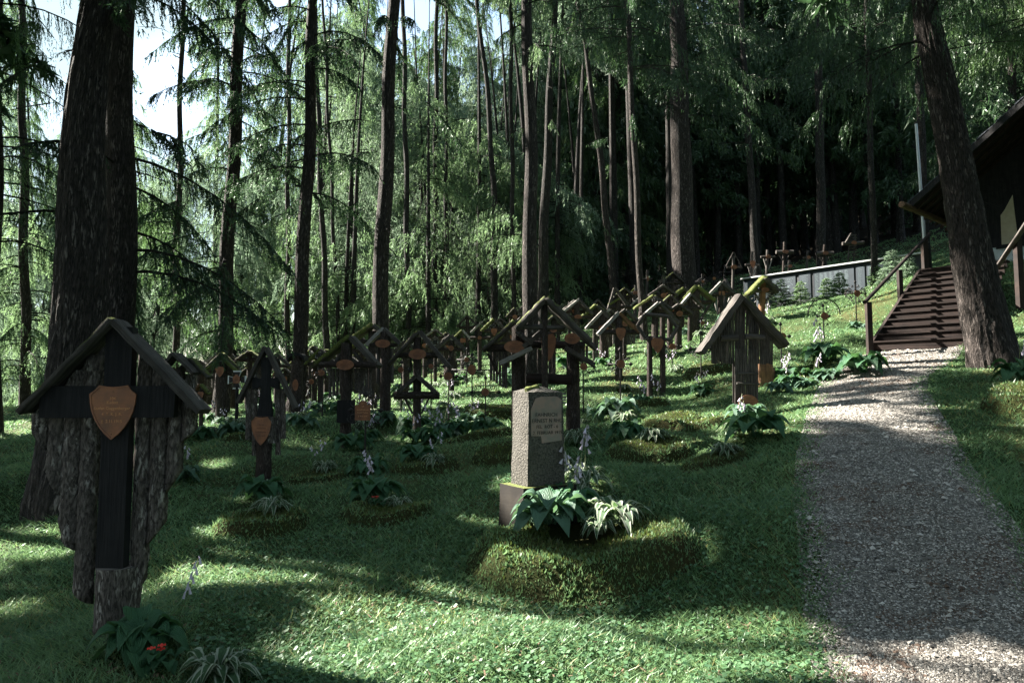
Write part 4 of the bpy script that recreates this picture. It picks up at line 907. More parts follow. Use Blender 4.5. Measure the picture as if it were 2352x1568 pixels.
    Fm.plaque('oval', 1182, 798, 48, 28, None, y=-.2); Fm.plaque('oval', 1313, 778, 36, 25, None, y=-.08); Fm.plaque('shield', 1260, 798, 34, 66, None, y=-.0, scr=False)
    Fc = Mk(1251, 10.0, 'tall thin cross with weathered green-grey gable in front of timber shrine', short='the tall thin central cross')
    Fc.roof([(1186, 757, 1254, 687, 'wood_moss'), (1254, 687, 1354, 786, 'wood_moss')], 13, .26); Fc.post(700, 15, x=1251, seg=8); Fc.beam(1201, 750, 1246, 751, 12, y=0, mt='wood'); Fc.beam(1256, 752, 1294, 752, 11, y=0, mt='wood')
    # --- G: picket cross
    G = Mk(1713, 10.5, 'huge weathered picket-built cross with wide steep roof and half-disc plaque', short='the huge picket cross', yaw=3)
    G.gable(1606, 812, 1698, 681, 1803, 795, 15, .5, ml='wood', mr='wood_moss', y=0.)
    def gt(x): return 690+(abs(x-1698)*1.40 if x < 1698 else abs(x-1698)*1.05)
    G.slabs(1634, 1780, gt, lambda x: 835 if (x < 1686 or x > 1742) else 933, 27, y=.04, mt='wood', name='picket_panel', r=1.05); G.slabs(1640, 1776, gt, lambda x: 830 if (x < 1686 or x > 1742) else 925, 21, y=.085, mt='wood', name='rear_picket_panel', r=.85)
    G.slabs(1686, 1741, lambda x: 800, lambda x: 936, 9, y=-.02, mt='wood', name='lower_picket_panel'); G.post(930, 12, x=1712)
    G.beam(1650, 778, 1690, 776, 14, y=-.08, mt='wood', name='bough'); G.beam(1706, 774, 1752, 776, 13, y=-.08, mt='wood', name='bough')
    G.beam(1688, 880, 1740, 882, 5, y=-.07, mt='wood', name='rail'); G.beam(1690, 858, 1738, 858, 4, y=-.07, mt='wood', name='rail')
    G.plaque('half', 1713, 921, 48, 30, None, y=-.11)
    # --- H two-post hexagon
    H = Mk(1507, 14, 'two-post marker framed by a hexagon of logs with copper shield', short='the hexagonal log frame marker')
    hexa = [(1464, 749), (1480, 722), (1536, 727), (1556, 752), (1540, 780), (1482, 776)]
    for i in range(6): a, b = hexa[i], hexa[(i+1) % 6]; H.beam(a[0], a[1], b[0], b[1], 9, y=0, name='hexagon_log', mt='wood')
    H.post(772, 13, x=1492); H.post(772, 13, x=1522); H.beam(1494, 884, 1520, 884, 12, y=0); H.strut(1490, 862, 1522, 886, 6); H.post(732, 8, x=1508, ybot=800, name='centre_pole'); H.plaque('shield', 1508, 794, 29, 35, None, y=-.08)
    H1 = Mk(1508, 17, 'dark mossy-roofed cross with iron cross emblem behind the hexagonal log frame', short='the mossy cross behind the hexagon')
    H1.gable(1459, 708, 1502, 678, 1545, 712, 7, .4, ml='wood_fullmoss', mr='wood_moss', y=.1); H1.post(690, 18, x=1505); H1.beam(1468, 722, 1545, 722, 9); H1.emblem(1503, 690, 13)
    H1.roof([(1462, 738, 1508, 698, 'wood_pale'), (1510, 698, 1556, 745, 'wood')], 6, .2, y=-.2)  # pale left board: its sunlit slope is put into the colour
    # --- I
    I = Mk(1422, 15, 'sunlit pale-gabled cross with small shield on its crossbeam', short='the pale-gabled shield cross')
    I.gable(1373, 769, 1421, 718, 1467, 763, 9, .3, ml='wood_pale', mr='warm_wood'); I.post(728, 18, x=1422); I.beam(1376, 763, 1468, 763, 12, y=-.02); I.plaque('shield', 1424, 768, 23, 30, None, y=-.12)  # left boards coloured pale for the sunlit side
    iron_cross(1426, 11.8, 800, 836, 52, 19, 'thin iron cross with round plaque below the pale gable', short='the round plaque under the pale gable', scroll=.7)
    I2 = Mk(1384, 17.5, 'weathered cross with oval plaque left of the pale-gabled cross', short='the weathered oval-plaque cross')
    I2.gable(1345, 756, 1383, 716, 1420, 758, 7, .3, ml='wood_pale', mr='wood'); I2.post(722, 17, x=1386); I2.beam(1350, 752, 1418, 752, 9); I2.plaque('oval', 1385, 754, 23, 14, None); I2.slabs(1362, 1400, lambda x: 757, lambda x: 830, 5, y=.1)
    I3 = Mk(1368, 20, 'cross with thick bright moss on its small gable', short='the bright mossy gable'); I3.gable(1335, 730, 1368, 701, 1400, 727, 8, .4, ml='wood_fullmoss', mr='wood_moss'); I3.post(708, 12, x=1368); I3.beam(1345, 730, 1395, 730, 6)
    I4 = Mk(1420, 22, 'dark gabled cross with steep pole frame behind the pale-gabled one', short='the steep dark gable'); I4.roof([(1396, 712, 1411, 662, 'wood'), (1413, 662, 1440, 700, 'wood'), (1398, 700, 1424, 686, 'wood_fullmoss')], 5, .2); I4.post(690, 14, x=1420); I4.beam(1400, 706, 1450, 706, 8)
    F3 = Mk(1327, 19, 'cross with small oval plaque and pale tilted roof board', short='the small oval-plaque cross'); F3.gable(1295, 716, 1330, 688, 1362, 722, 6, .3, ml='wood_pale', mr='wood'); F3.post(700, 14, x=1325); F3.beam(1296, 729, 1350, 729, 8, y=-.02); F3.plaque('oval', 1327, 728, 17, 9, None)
    F4 = Mk(1280, 24, 'mossy little cross with emblem half hidden behind the central shrine', short='the hidden mossy cross'); F4.gable(1262, 722, 1284, 702, 1308, 724, 5, .3, ml='wood_fullmoss', mr='wood'); F4.post(705, 8, x=1283); F4.beam(1266, 724, 1304, 724, 5); F4.emblem(1290, 714, 12)
    F5 = Mk(1176, 18, 'cross with dark mossy gable at left edge of the timber shrine', short='the dark mossy gable'); F5.gable(1143, 782, 1180, 736, 1222, 778, 8, .3, ml='wood_fullmoss', mr='wood'); F5.post(745, 12, x=1180); F5.beam(1146, 785, 1210, 785, 8)
    N7 = Mk(1135, 20, 'moss-yellow roofed cross with small shield plaque left of centre', short='the yellow-mossed shield cross'); N7.gable(1106, 760, 1134, 733, 1168, 762, 7, .35, ml='wood_fullmoss', mr='wood'); N7.post(740, 12, x=1135); N7.beam(1112, 760, 1160, 760, 7); N7.plaque('shield', 1135, 763, 14, 18, None); N7.emblem(1134, 748, 9)
    N8 = Mk(1102, 21, 'bare log cross with tiny round plaque and loose slanting boards', short='the tiny round-plaque log cross'); N8.post(752, 11, x=1102); N8.beam(1080, 776, 1126, 776, 8); N8.roof([(1082, 764, 1108, 738, 'wood_pale'), (1106, 742, 1124, 760, 'wood')], 4, .15); N8.plaque('round', 1102, 776, 9, 9, None)
    N8b = Mk(1062, 22, 'small cross with mossy pale boards beneath the drooping branches', short='the pale-boarded small cross'); N8b.gable(1040, 778, 1062, 758, 1084, 782, 5, .3, ml='wood_fullmoss', mr='wood_pale'); N8b.post(765, 8, x=1062); N8b.beam(1044, 782, 1080, 782, 5); N8b.plaque('rect', 1064, 782, 12, 10, None)
    N9 = Mk(1036, 16.5, 'dark gabled cross with small round plaque right of the double-roofed cross', short='the small round-plaque gable'); N9.gable(1000, 804, 1036, 770, 1070, 806, 8, .3); N9.post(782, 14, x=1037); N9.beam(1004, 803, 1066, 803, 8); N9.plaque('round', 1037, 800, 12, 12, None, y=-.1); N9.post(830, 30, x=1037, ybot=855, name='lower_block')
    N10 = Mk(1000, 20, 'small dark cross with white-edged iron cross emblem on its gable', short='the emblem gable'); N10.gable(978, 796, 1000, 774, 1024, 798, 5, .3); N10.post(780, 9, x=1000); N10.beam(982, 798, 1020, 798, 6); N10.emblem(1000, 786, 14)
    # --- upper slope
    J = Mk(1600, 20, 'tall cross under a thick arched mossy roof with shield plaque and braces', short='the arched mossy roof')
    J.gable(1560, 700, 1599, 658, 1641, 692, 10, .45, ml='wood_fullmoss', mr='wood_fullmoss'); J.post(668, 22, x=1598); J.beam(1566, 694, 1634, 694, 10, y=-.02); J.strut(1572, 700, 1594, 742, 7); J.strut(1630, 700, 1604, 742, 7); J.plaque('shield', 1600, 700, 17, 21, None); J.emblem(1597, 679, 13)
    J2 = Mk(1566, 22, 'cross with ragged yellow-mossed roof and a small framed picture on its post', short='the ragged yellow-mossed roof'); J2.roof([(1533, 692, 1568, 664, 'wood_fullmoss'), (1570, 664, 1592, 688, 'wood')], 9, .4); J2.post(676, 14, x=1566); J2.beam(1546, 692, 1590, 692, 9); J2.plaque('shield', 1566, 702, 11, 16, None); J2.emblem(1565, 674, 12)
    a = J2.L(1562, 724); b = J2.L(1570, 716); m = MB(); m.box((a[0], -.1, a[1]-.03), (b[0], -.09, b[1])); m.build('framed_picture', M['wood_pale'], J2.root, smooth=False)
    J3 = Mk(1656, 23, 'cross with pale roof board and V-shaped branch braces on slope', short='the V-braced cross'); J3.gable(1624, 682, 1656, 649, 1688, 676, 7, .3, ml='wood_pale', mr='wood'); J3.post(652, 14, x=1656); J3.beam(1628, 676, 1682, 676, 9); J3.strut(1640, 682, 1652, 730, 5, mt='wood_pale'); J3.strut(1678, 682, 1662, 726, 6, mt='wood_pale'); J3.plaque('rect', 1656, 674, 14, 9, None)
    K = Mk(1751, 19, 'cross capped by bright moss-covered roof with radiating twigs, before the names wall', short='the bright mossy-capped cross')
    K.roof([(1718, 676, 1752, 639, 'wood_fullmoss'), (1750, 640, 1783, 672, 'wood_moss')], 9, .5); K.post(648, 17, x=1752, mt='warm_wood'); K.beam(1726, 668, 1780, 668, 10, mt='wood'); K.strut(1732, 672, 1748, 694, 6); K.strut(1776, 672, 1756, 694, 6)
    for i in range(7): a_ = -.3-i*.4; K.strut(1752, 672, 1752+34*math.cos(a_)*.9, 676-26*math.sin(a_), 1.6, y=-.05, mt='wood_pale', name='twig_ray')
    K.plaque('oval', 1754, 667, 18, 11, None, y=-.13)
    iron_cross(1544, 15.5, 770, 796, 46, 15, 'dark iron cross whose round plaque is ringed by studded rays', studs=11, scroll=0, short='the studded ray cross')
    iron_cross(1611, 14, 762, 800, 50, 18, 'iron scroll cross with round plaque at the left eave of the picket cross', short='the scroll cross by the picket eave', scroll=1.)
    iron_cross(1613, 18, 730, 742, 18, 9, 'small iron cross with tiny round plaque below the arched mossy roof', scroll=.5)
    iron_cross(1796, 13.3, 742, 772, 42, 16, 'dark iron cross with round plaque at the right eave of the picket cross', scroll=0, short='the round plaque by the right eave')
    iron_cross(1968, 17, 646, 674, 48, 15, 'dark iron cross with lily finials and round plaque in front of the saplings', scroll=.8, studs=5, short='the lily-finial iron cross')
    iron_cross(1030, 12.6, 824, 864, 40, 19, 'iron cross on a slim pole, round plaque right of the double-roofed cross', scroll=.6, short='the slim-pole round plaque')
    iron_cross(1084, 14, 812, 849, 90, 19, 'ornate iron scroll cross with upright oval plaque and long arms', oval=True, scroll=1.1, short='the ornate oval scroll cross')
    iron_cross(1115, 12.2, 865, 900, 66, 18, 'curly wrought iron cross with round plaque left of the gravestone', scroll=1.2, short='the curly iron cross')
    iron_cross(1072, 18, 800, 826, 44, 11, 'distant iron scroll cross with pale round plaque above the ornate one', scroll=1.)
    iron_cross(990, 14.5, 812, 841, 60, 11, 'dense iron scroll cross seen through the double-roofed cross', scroll=1.3)
    iron_cross(921, 14.2, 830, 849, 36, 13, 'short iron cross with round plaque left of the double-roofed cross', scroll=.8)
    iron_cross(1340, 13, 795, 842, 54, 17, 'dark scrolled iron cross with brass-coloured plaque right of the timber shrine', scroll=1.2, short='the scrolled cross right of the shrine')
    iron_cross(740, 14.5, 838, 856, 34, 13, 'thin iron cross with round plaque at the left eave of the oval-plaque cross', scroll=.5)
    iron_cross(632, 19, 845, 862, 34, 11, 'thin iron cross seen just right of the narrow pointed cross', scroll=.6)
    iron_cross(716, 17, 850, 876, 38, 12, 'rusty iron cross between arched post and slatted skirt', scroll=.9)
    # --- left back row
    N1 = Mk(415, 9.5, 'pair-roofed dark plank cross partly hidden behind the large shield cross', short='the hidden pair-roofed cross'); N1.gable(360, 862, 406, 812, 452, 858, 8, .4); N1.gable(396, 858, 430, 822, 472, 868, 7, .3, ml='wood', mr='wood_moss', y=.15); N1.slabs(385, 446, lambda x: 858, lambda x: 1005-.4*abs(x-410), 7, y=.05); N1.post(850, 20, x=415)
    N2 = Mk(511, 15, 'lean gabled cross with emblem and amber shield beneath its yellow-edged boards', short='the amber shield cross'); N2.gable(474, 850, 511, 822, 548, 856, 5, .3, ml='wood_fullmoss', mr='wood_fullmoss'); N2.post(832, 26, x=510); N2.beam(486, 852, 540, 852, 8); N2.plaque('shield', 511, 854, 20, 24, None, y=-.14); N2.emblem(511, 836, 15)
    N3 = Mk(545, 13.5, 'black cross pattee with white painted edges and arched plaque', 'cross_pattee_marker', short='the white-edged cross pattee')
    c = N3.L(545, 872); kk = 42*N3.k; m = MB(); m.prism([(x+c[0], z+c[1]) for x, z in pattee(kk)], .02, -.02); m.cur = 1; m.prism([(x*.85+c[0], z*.85+c[1]) for x, z in pattee(kk)], .0, -.026); m.build('cross_plate', [M['white_paint'], M['iron']], N3.root, smooth=False); N3.post(885, 8, x=545, mt='dark_wood'); N3.plaque('arch', 545, 870, 16, 20, None, y=-.05)
    N3b = Mk(466, 12.5, 'low sunlit yellow-boarded cross with amber shield beside the large roof', short='the low yellow-boarded cross'); N3b.gable(446, 902, 462, 882, 482, 906, 4, .25, ml='warm_wood', mr='wood_fullmoss'); N3b.post(888, 10, x=464); N3b.plaque('shield', 466, 908, 14, 18, None); N3b.beam(450, 900, 480, 900, 5)
    N4 = Mk(637, 17, 'dark gabled cross with iron cross emblem behind the narrow pointed one', short='the emblem cross behind the pointed one'); N4.gable(606, 838, 637, 814, 668, 842, 6, .3, ml='wood', mr='wood'); N4.post(822, 16, x=637); N4.beam(612, 840, 664, 840, 7); N4.emblem(637, 826, 17)
    N5 = Mk(683, 15, 'thick dark post topped by a small arched roof with tall oval plaque', 'wooden_grave_post', short='the arched-roof post'); N5.post(815, 26, x=683)
    m = MB(); q = [N5.L(683+21*math.cos(a), 826-16*math.sin(a)) for a in [math.pi*i/8 for i in range(9)]]; q2 = [N5.L(683+17*math.cos(a), 828-11*math.sin(a)) for a in [math.pi*i/8 for i in range(9)]][::-1]
    m.prism(q+q2, .15, -.15); m.build('arched_roof', M['dark_wood'], N5.root, smooth=False); N5.plaque('oval', 683, 884, 13, 26, None, y=-.14)
    N6 = Mk(737, 16, 'gabled cross with emblem above and a sunny mossy board at its left', short='the emblem cross with mossy board'); N6.gable(700, 838, 736, 802, 768, 832, 6, .3, ml='wood_fullmoss', mr='wood'); N6.post(812, 14, x=737); N6.beam(708, 836, 766, 836, 8); N6.emblem(736, 818, 19); N6.plaque('round', 740, 856, 16, 15, None, y=-.1)
    N6b = Mk(712, 19, 'small cross with mossy boards between arched post and emblem cross', short='the small mossy-board cross'); N6b.gable(690, 822, 712, 806, 734, 824, 5, .3, ml='wood_fullmoss', mr='wood_pale'); N6b.post(812, 8, x=712); N6b.beam(696, 824, 728, 824, 5)
    N6c = Mk(655, 21, 'small cross with tan shield plaque right of the pointed cross', short='the tan shield cross'); N6c.post(845, 8, x=655); N6c.plaque('shield', 655, 872, 14, 16, None); N6c.gable(640, 858, 655, 846, 672, 860, 4, .25); N6c.beam(642, 862, 670, 862, 5)
    # --- rows far up the slope
    far = [(1308, 26, 692, 705, 'shield', 9, 12, 'plain', 'tiny pale shield cross above the central gable'), (1460, 25, 655, 673, 'rect', 12, 7, 'V', 'slender V-braced cross in the shade left of the rectangular plaque'),
           (1524, 24, 640, 680, 'rect', 18, 17, 'frame', 'tall pole-framed cross with rectangular copper plaque before the dark wood'), (1685, 30, 588, 614, 'oval', 14, 10, 'frame', 'slim cross with pale oval plaque under thin pole gable at wall end'),
           (1727, 30, 578, 608, 'shield', 12, 17, 'V', 'cross with heart-like pale shield at the grey trunk'), (1763, 31, 574, 590, 'oval', 11, 9, 'V', 'V-braced pole cross standing above the left end of the names wall'),
           (1802, 31, 556, 579, 'oval', 15, 9, 'plank', 'cross with wide plank arms and oval plaque above the names wall'), (1855, 31, 575, 592, 'round', 9, 9, 'plain', 'small cross with round plaque among pale flowers above the wall'),
           (1813, 29.6, 598, 612, 'round', 8, 8, 'plain', 'low cross with dull round plaque just above the wall top'), (1894, 31, 562, 582, 'oval', 14, 9, 'plank', 'dark plank cross with oval plaque above the middle of the wall'),
           (1487, 27, 620, 641, 'oval', 5, 12, 'plain', 'tall thin stake with narrow plaque in the shade'), (1490, 29, 690, 705, 'oval', 6, 8, 'plain', 'tiny cross with pale dot plaque at the edge of the dark wood')]
    for px, d, yt, yc, kd, w, hh, st, lb in far:
        s = Mk(px, d, lb, name='wooden_grave_cross', short=None); s.post(yt, 7, x=px, mt='wood' if st != 'plank' else 'post'); s.plaque(kd, px, yc, w, hh, None, y=-.12)
        if st == 'V': s.beam(px-16, yc, px+16, yc, 5, mt='wood'); s.strut(px-9, yc+4, px-2, yc+28, 3, mt='wood_pale'); s.strut(px+10, yc+4, px+3, yc+28, 3, mt='wood_pale')
        elif st == 'frame': s.beam(px-16, yc, px+16, yc, 5, mt='wood'); s.strut(px-20, yc+2, px-1, yt-8, 2.5); s.strut(px+20, yc+2, px+1, yt-8, 2.5)
        elif st == 'plank': s.beam(px-20, yc, px+20, yc, 9, mt='wood'); s.strut(px-14, yc+4, px-3, yc+20, 3); s.strut(px+14, yc+4, px+3, yc+20, 3)
        else: s.beam(px-11, yc, px+11, yc, 4, mt='wood')
    s = Mk(1958, 31, 'slatted wooden cross of short horizontal bars above the right of the wall', 'slatted_grave_cross', short=None); s.post(538, 4, x=1952, mt='wood', name='upright'); s.post(538, 4, x=1965, mt='wood', name='upright')
    for i in range(9): s.beam(1950, 541+i*6, 1967, 540+i*6, 3, mt='wood', name='slat')
    s.beam(1934, 560, 1983, 558, 8, mt='wood', name='arm'); s.roof([(1940, 560, 1954, 536, 'wood')], 3, .2); s.plaque('oval', 1958, 559, 13, 9, None, y=-.16)
    rb = random.Random(21); n_ = 0
    while n_ < 56:
        d = rb.uniform(16.5, 26); px = rb.uniform(430, 1590)
        s = Mk(px, d, 'small weathered roofed cross in the crowded back rows', group='small crosses crowding the back rows', short=None); n_ += 1
        H_ = rb.uniform(1.15, 1.75); k = s.k; pxm = lambda m: m/k; y0 = s.gy; t = y0-pxm(H_); w = pxm(rb.uniform(.28, .45)); sl = rb.uniform(.7, 1.15); xo = rb.uniform(-1, 1)
        s.gable(px-w, t+w*sl, px+xo, t, px+w, t+w*sl+rb.uniform(-2, 2), pxm(.07), rb.uniform(.25, .5), ml=rb.choice(['wood_fullmoss', 'wood_moss', 'wood_pale', 'wood', 'wood', 'wood_moss']), mr=rb.choice(['wood_moss', 'wood', 'wood']))
        s.post(t+4, pxm(rb.uniform(.12, .2))); s.beam(px-w*.8, t+w*sl, px+w*.8, t+w*sl, pxm(.1))
        if rb.random() < .7: s.plaque(rb.choice(['oval', 'round', 'shield', 'round']), px, t+w*sl+1, pxm(.17), pxm(.15), None, y=-.12)
        if rb.random() < .3: s.slabs(px-w*.7, px+w*.7, lambda x: t+w*sl, lambda x: t+w*sl+pxm(.5), 6, y=.08)
    s = Mk(1665, 27, 'dark cross rising from a bell-shaped shingle cap', 'capped_grave_cross', short=None); s.post(608, 4, x=1665, mt='dark_wood'); s.beam(1652, 626, 1678, 626, 3, mt='dark_wood')
    m = MB(); c = s.L(1667, 665); m.tube((c[0], 0, c[1]), (c[0], 0, s.L(0, 640)[1]), .26, .06, seg=12, rough=.05, rings=5); m.build('shingle_cap', M['wood'], s.root); s.post(662, 9, x=1667, mt='wood', name='stem'); s.plaque('shield', 1667, 676, 9, 12, None, y=-.1)
    iron_cross(1640, 27, 614, 640, 34, 8, 'pale iron filigree cross left of the bell-capped one', scroll=1.)
    iron_cross(1614, 26, 630, 647, 30, 7, 'silvery iron cross with tiny plaque at the edge of dark wood', scroll=.9)
    # arch over dark planting
    s = iron_cross(1893, 15.3, 700, 726, 30, 17, 'iron cross under a thin iron hoop amid dark leaves', scroll=.5, short='the iron hoop cross'); c = s.L(1893, 722)
    m = MB(); r = 37*s.k; m.wire([(math.cos(math.pi*i/14)*r+c[0], 0, c[1]+math.sin(math.pi*i/14)*r) for i in range(15)], .014, 4); m.build('hoop', M['iron'], s.root)
    # stump
    s = Mk(1755, 12.6, 'sunlit split tree stump with moss cap beside the picket cross', 'tree_stump', 'stump', None, short=None)
    if 'group' in s.root: del s.root['group']
    m = MB(); c = s.L(1755, 826); m.tube((0, 0, -.1), (0, 0, c[1]), .22, .13, seg=16, rings=8, rough=.16); m.build('stump_wood', M['warm_wood'], s.root)
    m = MB(); m.tube((.0, 0, c[1]-.01), (.02, 0, c[1]+.06), .11, .06, seg=9, rings=2, rough=.3); m.build('moss_cap', M['wood_fullmoss'], s.root)

# ---------------------------------------------------------------- gravestone
def stone_mat():
    def fn(N, ramp, mix, M_):
        pos = N('ShaderNodeTexCoord').outputs['Object']
        n = N('ShaderNodeTexNoise', {'Vector': pos, 'Scale': 55., 'Detail': 3., 'Roughness': .6}).outputs[0]
        n2 = N('ShaderNodeTexNoise', {'Vector': pos, 'Scale': 4., 'Detail': 5.}).outputs[0]
        c = mix(ramp(n, [(.35, 0.), (.65, 1.)]), (.03, .028, .024), (.125, .115, .095)); c = mix(M_('MULTIPLY', ramp(n2, [(.45, 0.), (.7, 1.)]), .6), c, (.035, .03, .02))
        b = N('ShaderNodeBump', {'Strength': 1., 'Distance': .03, 'Height': n}).outputs[0]
        return N('ShaderNodeBsdfPrincipled', {'Base Color': c, 'Roughness': .9, 'Normal': b}).outputs[0]
    return mat('rough_hewn_stone', fn)
def gravestone():
    d = 6.5; c = ground(1236, d); c.z += .18
    root = empty('gravestone', c, R(31)); tag(root, 'rough-hewn grey gravestone with polished reddish inscription panel and mossy plinth', 'gravestone')
    top = pt(1236, 893, d).z-c.z; ms = stone_mat()
    hw, hd = .205, .15
    def shell(h0, h1, w0, w1, d0, d1, n=10):
        vs = []
        per = [(-1, -1), (-.5, -1), (0, -1), (.5, -1), (1, -1), (1, 0), (1, 1), (.5, 1), (0, 1), (-.5, 1), (-1, 1), (-1, 0)]
        for i in range(n+1):
            t = i/n
            for x, y in per:
                j = .004 if abs(y) < 1 or y > 0 or abs(x) == 1 else .001
                vs.append((x*(w0+(w1-w0)*t)+random.uniform(-j, j), y*(d0+(d1-d0)*t)+random.uniform(-j, j), h0+(h1-h0)*t))
        k = len(per); fs = [(i*k+a, i*k+(a+1) % k, (i+1)*k+(a+1) % k, (i+1)*k+a) for i in range(n) for a in range(k)]
        return vs, fs, k, n
    m = MB(); vs, fs, k, n = shell(-.25, top-.03, hw*1.06, hw*.93, hd, hd*.92)
    m.add(vs, fs); vs = [v if i < n*k else (v[0], v[1], v[2]+random.uniform(-.012, .008)) for i, v in enumerate(vs)]; tp = [vs[n*k+a] for a in range(k)]; m.add(tp+[(-.01, .0, top+.035)], [(a, (a+1) % k, k) for a in range(k)]); m.build('stone_block', ms, root, smooth=False)
    def pan(N, ramp, mix, M_):
        pos = N('ShaderNodeTexCoord').outputs['Object']; n = N('ShaderNodeTexNoise', {'Vector': pos, 'Scale': 9., 'Detail': 5.}).outputs[0]; n2 = N('ShaderNodeTexNoise', {'Vector': pos, 'Scale': 6., 'Detail': 3.}).outputs[0]
        c = mix(ramp(n, [(.4, 0.), (.6, 1.)]), (.19, .165, .14), (.28, .19, .155)); c = mix(ramp(n2, [(.55, 0.), (.7, .7)]), c, (.11, .105, .09))
        return N('ShaderNodeBsdfPrincipled', {'Base Color': c, 'Roughness': .5}).outputs[0]
    z0, z1 = top-.50, top-.07; m = MB(); yf = -hd*.93-.008
    m.prism([(-.165, z0+.07), (-.17, z1-.12), (-.12, z1-.02), (-.05, z1), (.12, z1), (.17, z1-.03), (.17, z0+.02), (-.05, z0), (-.06, z0+.065)], yf+.03, yf); P_ = m.build('inscription_panel', mat('polished_panel', pan), root, smooth=False)
    ink = plain('engraved_letters', (.025, .024, .022), .8)
    for i, (tx, sz) in enumerate([('FAHNRICH', .05), ('ERNEST N RHL', .05), ('FEL  ROT - 6', .045), ('2. FEBRUAR 1915', .044)]): textmesh('lettering', tx, sz, ink, P_, (.0+i*.004, yf-.0015, z1-.17-i*.055), .001)
    m = MB(); vs, fs, k, n = shell(-.42, .26, hw*1.5, hw*1.42, hd*1.5, hd*1.42, 4); m.add(vs, fs+[tuple(4*k+a for a in range(k))]); m.build('plinth', M['plinth'], root, smooth=False)
    m = MB(); m.tube((-.17, -.06, top-.012), (-.02, -.04, top+.022), .022, .028, seg=8, rings=5, rough=.4, flat=.9); m.build('moss_tuft', M['wood_fullmoss'], root)
    return root
# ---------------------------------------------------------------- hostas and flowers
def hosta_mat(name, ca, cb, edge=None):
    def fn(N, ramp, mix, M_):
        uv = N('ShaderNodeSeparateXYZ', {0: N('ShaderNodeTexCoord').outputs['UV']}); u, v = uv.outputs[0], uv.outputs[1]
        t = N('ShaderNodeObjectInfo').outputs['Random']
        pos = N('ShaderNodeNewGeometry').outputs['Position']; n = N('ShaderNodeTexNoise', {'Vector': pos, 'Scale': 9.}).outputs[0]
        c = mix(n, ca, cb); au = M_('ABSOLUTE', M_('SUBTRACT', u, .5))
        if edge: c = mix(ramp(M_('ADD', au, M_('MULTIPLY', n, .12)), [(.34, 0.), (.40, 1.)]), c, edge)
        ve = M_('SINE', M_('MULTIPLY', au, 75.)); bm = N('ShaderNodeBump', {'Strength': .7, 'Distance': .004, 'Height': ve}).outputs[0]
        p = N('ShaderNodeBsdfPrincipled', {'Base Color': c, 'Roughness': .58, 'Normal': bm, 'Specular IOR Level': .25}).outputs[0]
        tr = N('ShaderNodeBsdfTranslucent', {'Color': mix(.35, c, (.12, .25, .03))}).outputs[0]
        return N('ShaderNodeMixShader', {0: .3, 1: p, 2: tr}).outputs[0]
    return mat(name, fn)
M['hosta_green'] = hosta_mat('hosta_green', (.035, .10, .045), (.06, .15, .075))
M['hosta_blue'] = hosta_mat('hosta_blue', (.07, .15, .10), (.13, .22, .15))
M['hosta_var'] = hosta_mat('hosta_variegated', (.05, .11, .05), (.09, .16, .075), (.42, .47, .36))
M['stalk'] = plain('flower_stalk', (.10, .13, .05), .6)
M['bell'] = plain('lilac_white_bells', (.46, .41, .50), .6)
M['red'] = plain('red_petals', (.65, .035, .02), .5)
def leaf(m, base, az, L, W, rise, droop, wav=.0):
    n, k = 7, 5; d = Vector((math.cos(az), math.sin(az), 0)); s = Vector((-d.y, d.x, 0)); vs = []; uv = []
    for i in range(n+1):
        t = i/n; st = .28
        x = L*t; z = rise*L*math.sin(min(1, t*1.25)*math.pi/2)-droop*L*t*t*t
        q = max(0, (t-st)/(1-st)); w = W*(.06 if t < st else (math.sin(math.pi*min(1, q**.72))**.85*1.0+.06*(1-q)))
        c = Vector(base)+d*x+Vector((0, 0, z))
        for j in range(k):
            u = j/(k-1)-.5; vs.append(c+s*(u*w)+Vector((0, 0, abs(u)*w*.45+math.sin(t*14+j*2)*wav*1.3*w))); uv.append((j/(k-1), t))
    m.add(vs, [(i*k+j, i*k+j+1, (i+1)*k+j+1, (i+1)*k+j) for i in range(n) for j in range(k-1)], uv)
def stalk_bells(root, x, y, hh, lean, nb, big=1.):
    az = random.random()*6.28; m = MB(); p = [Vector((x, y, 0))+Vector((math.cos(az)*lean*t*t, math.sin(az)*lean*t*t, hh*t)) for t in [i/6 for i in range(7)]]; m.wire(p, .0028*big, 3)
    st = m.build('flower_stalk', M['stalk'], root); m = MB()
    for i in range(nb):
        t = .68+.32*i/nb; q = Vector((x+math.cos(az)*lean*t*t, y+math.sin(az)*lean*t*t, hh*t)); a = az+random.uniform(-2.2, 2.2); l = random.uniform(.026, .042)*big; o = Vector((math.cos(a), math.sin(a), 0))
        c = q+o*.02*big; e = c+o*l*.5+Vector((0, 0, -l)); m.tube(c, c+(e-c)*.55, .003*big, .0085*big, seg=6, rings=2, rough=.05, caps=False); m.tube(c+(e-c)*.55, e, .0085*big, .0125*big, seg=6, rings=1, rough=.15, caps=False)
    m.build('bell_flowers', M['bell'], st)
def make_hosta(kind, seed, stalks=0):
    random.seed(seed); root = empty('hosta_plant', (0, 0, 0)); m = MB()
    cfg = dict(green=(26, .27, .15, 'hosta_green'), blue=(26, .25, .14, 'hosta_blue'), small=(40, .20, .058, 'hosta_var'))[kind]
    n, L, W, mt = cfg
    for i in range(n):
        t = i/n; az = i*2.4+random.uniform(-.3, .3); l = L*(.6+.5*t)*random.uniform(.85, 1.2)
        leaf(m, (random.uniform(-.03, .03), random.uniform(-.03, .03), .0), az, l, W*random.uniform(.8, 1.15), 1.15-.75*t+random.uniform(-.1, .15), .35+.35*random.random(), .06 if kind == 'small' else .03)
    m.build('leaves', M[mt], root)
    for i in range(stalks): stalk_bells(root, random.uniform(-.05, .05), random.uniform(-.05, .05), random.uniform(.36, .52), random.uniform(.02, .18), random.randint(4, 7))
    return root
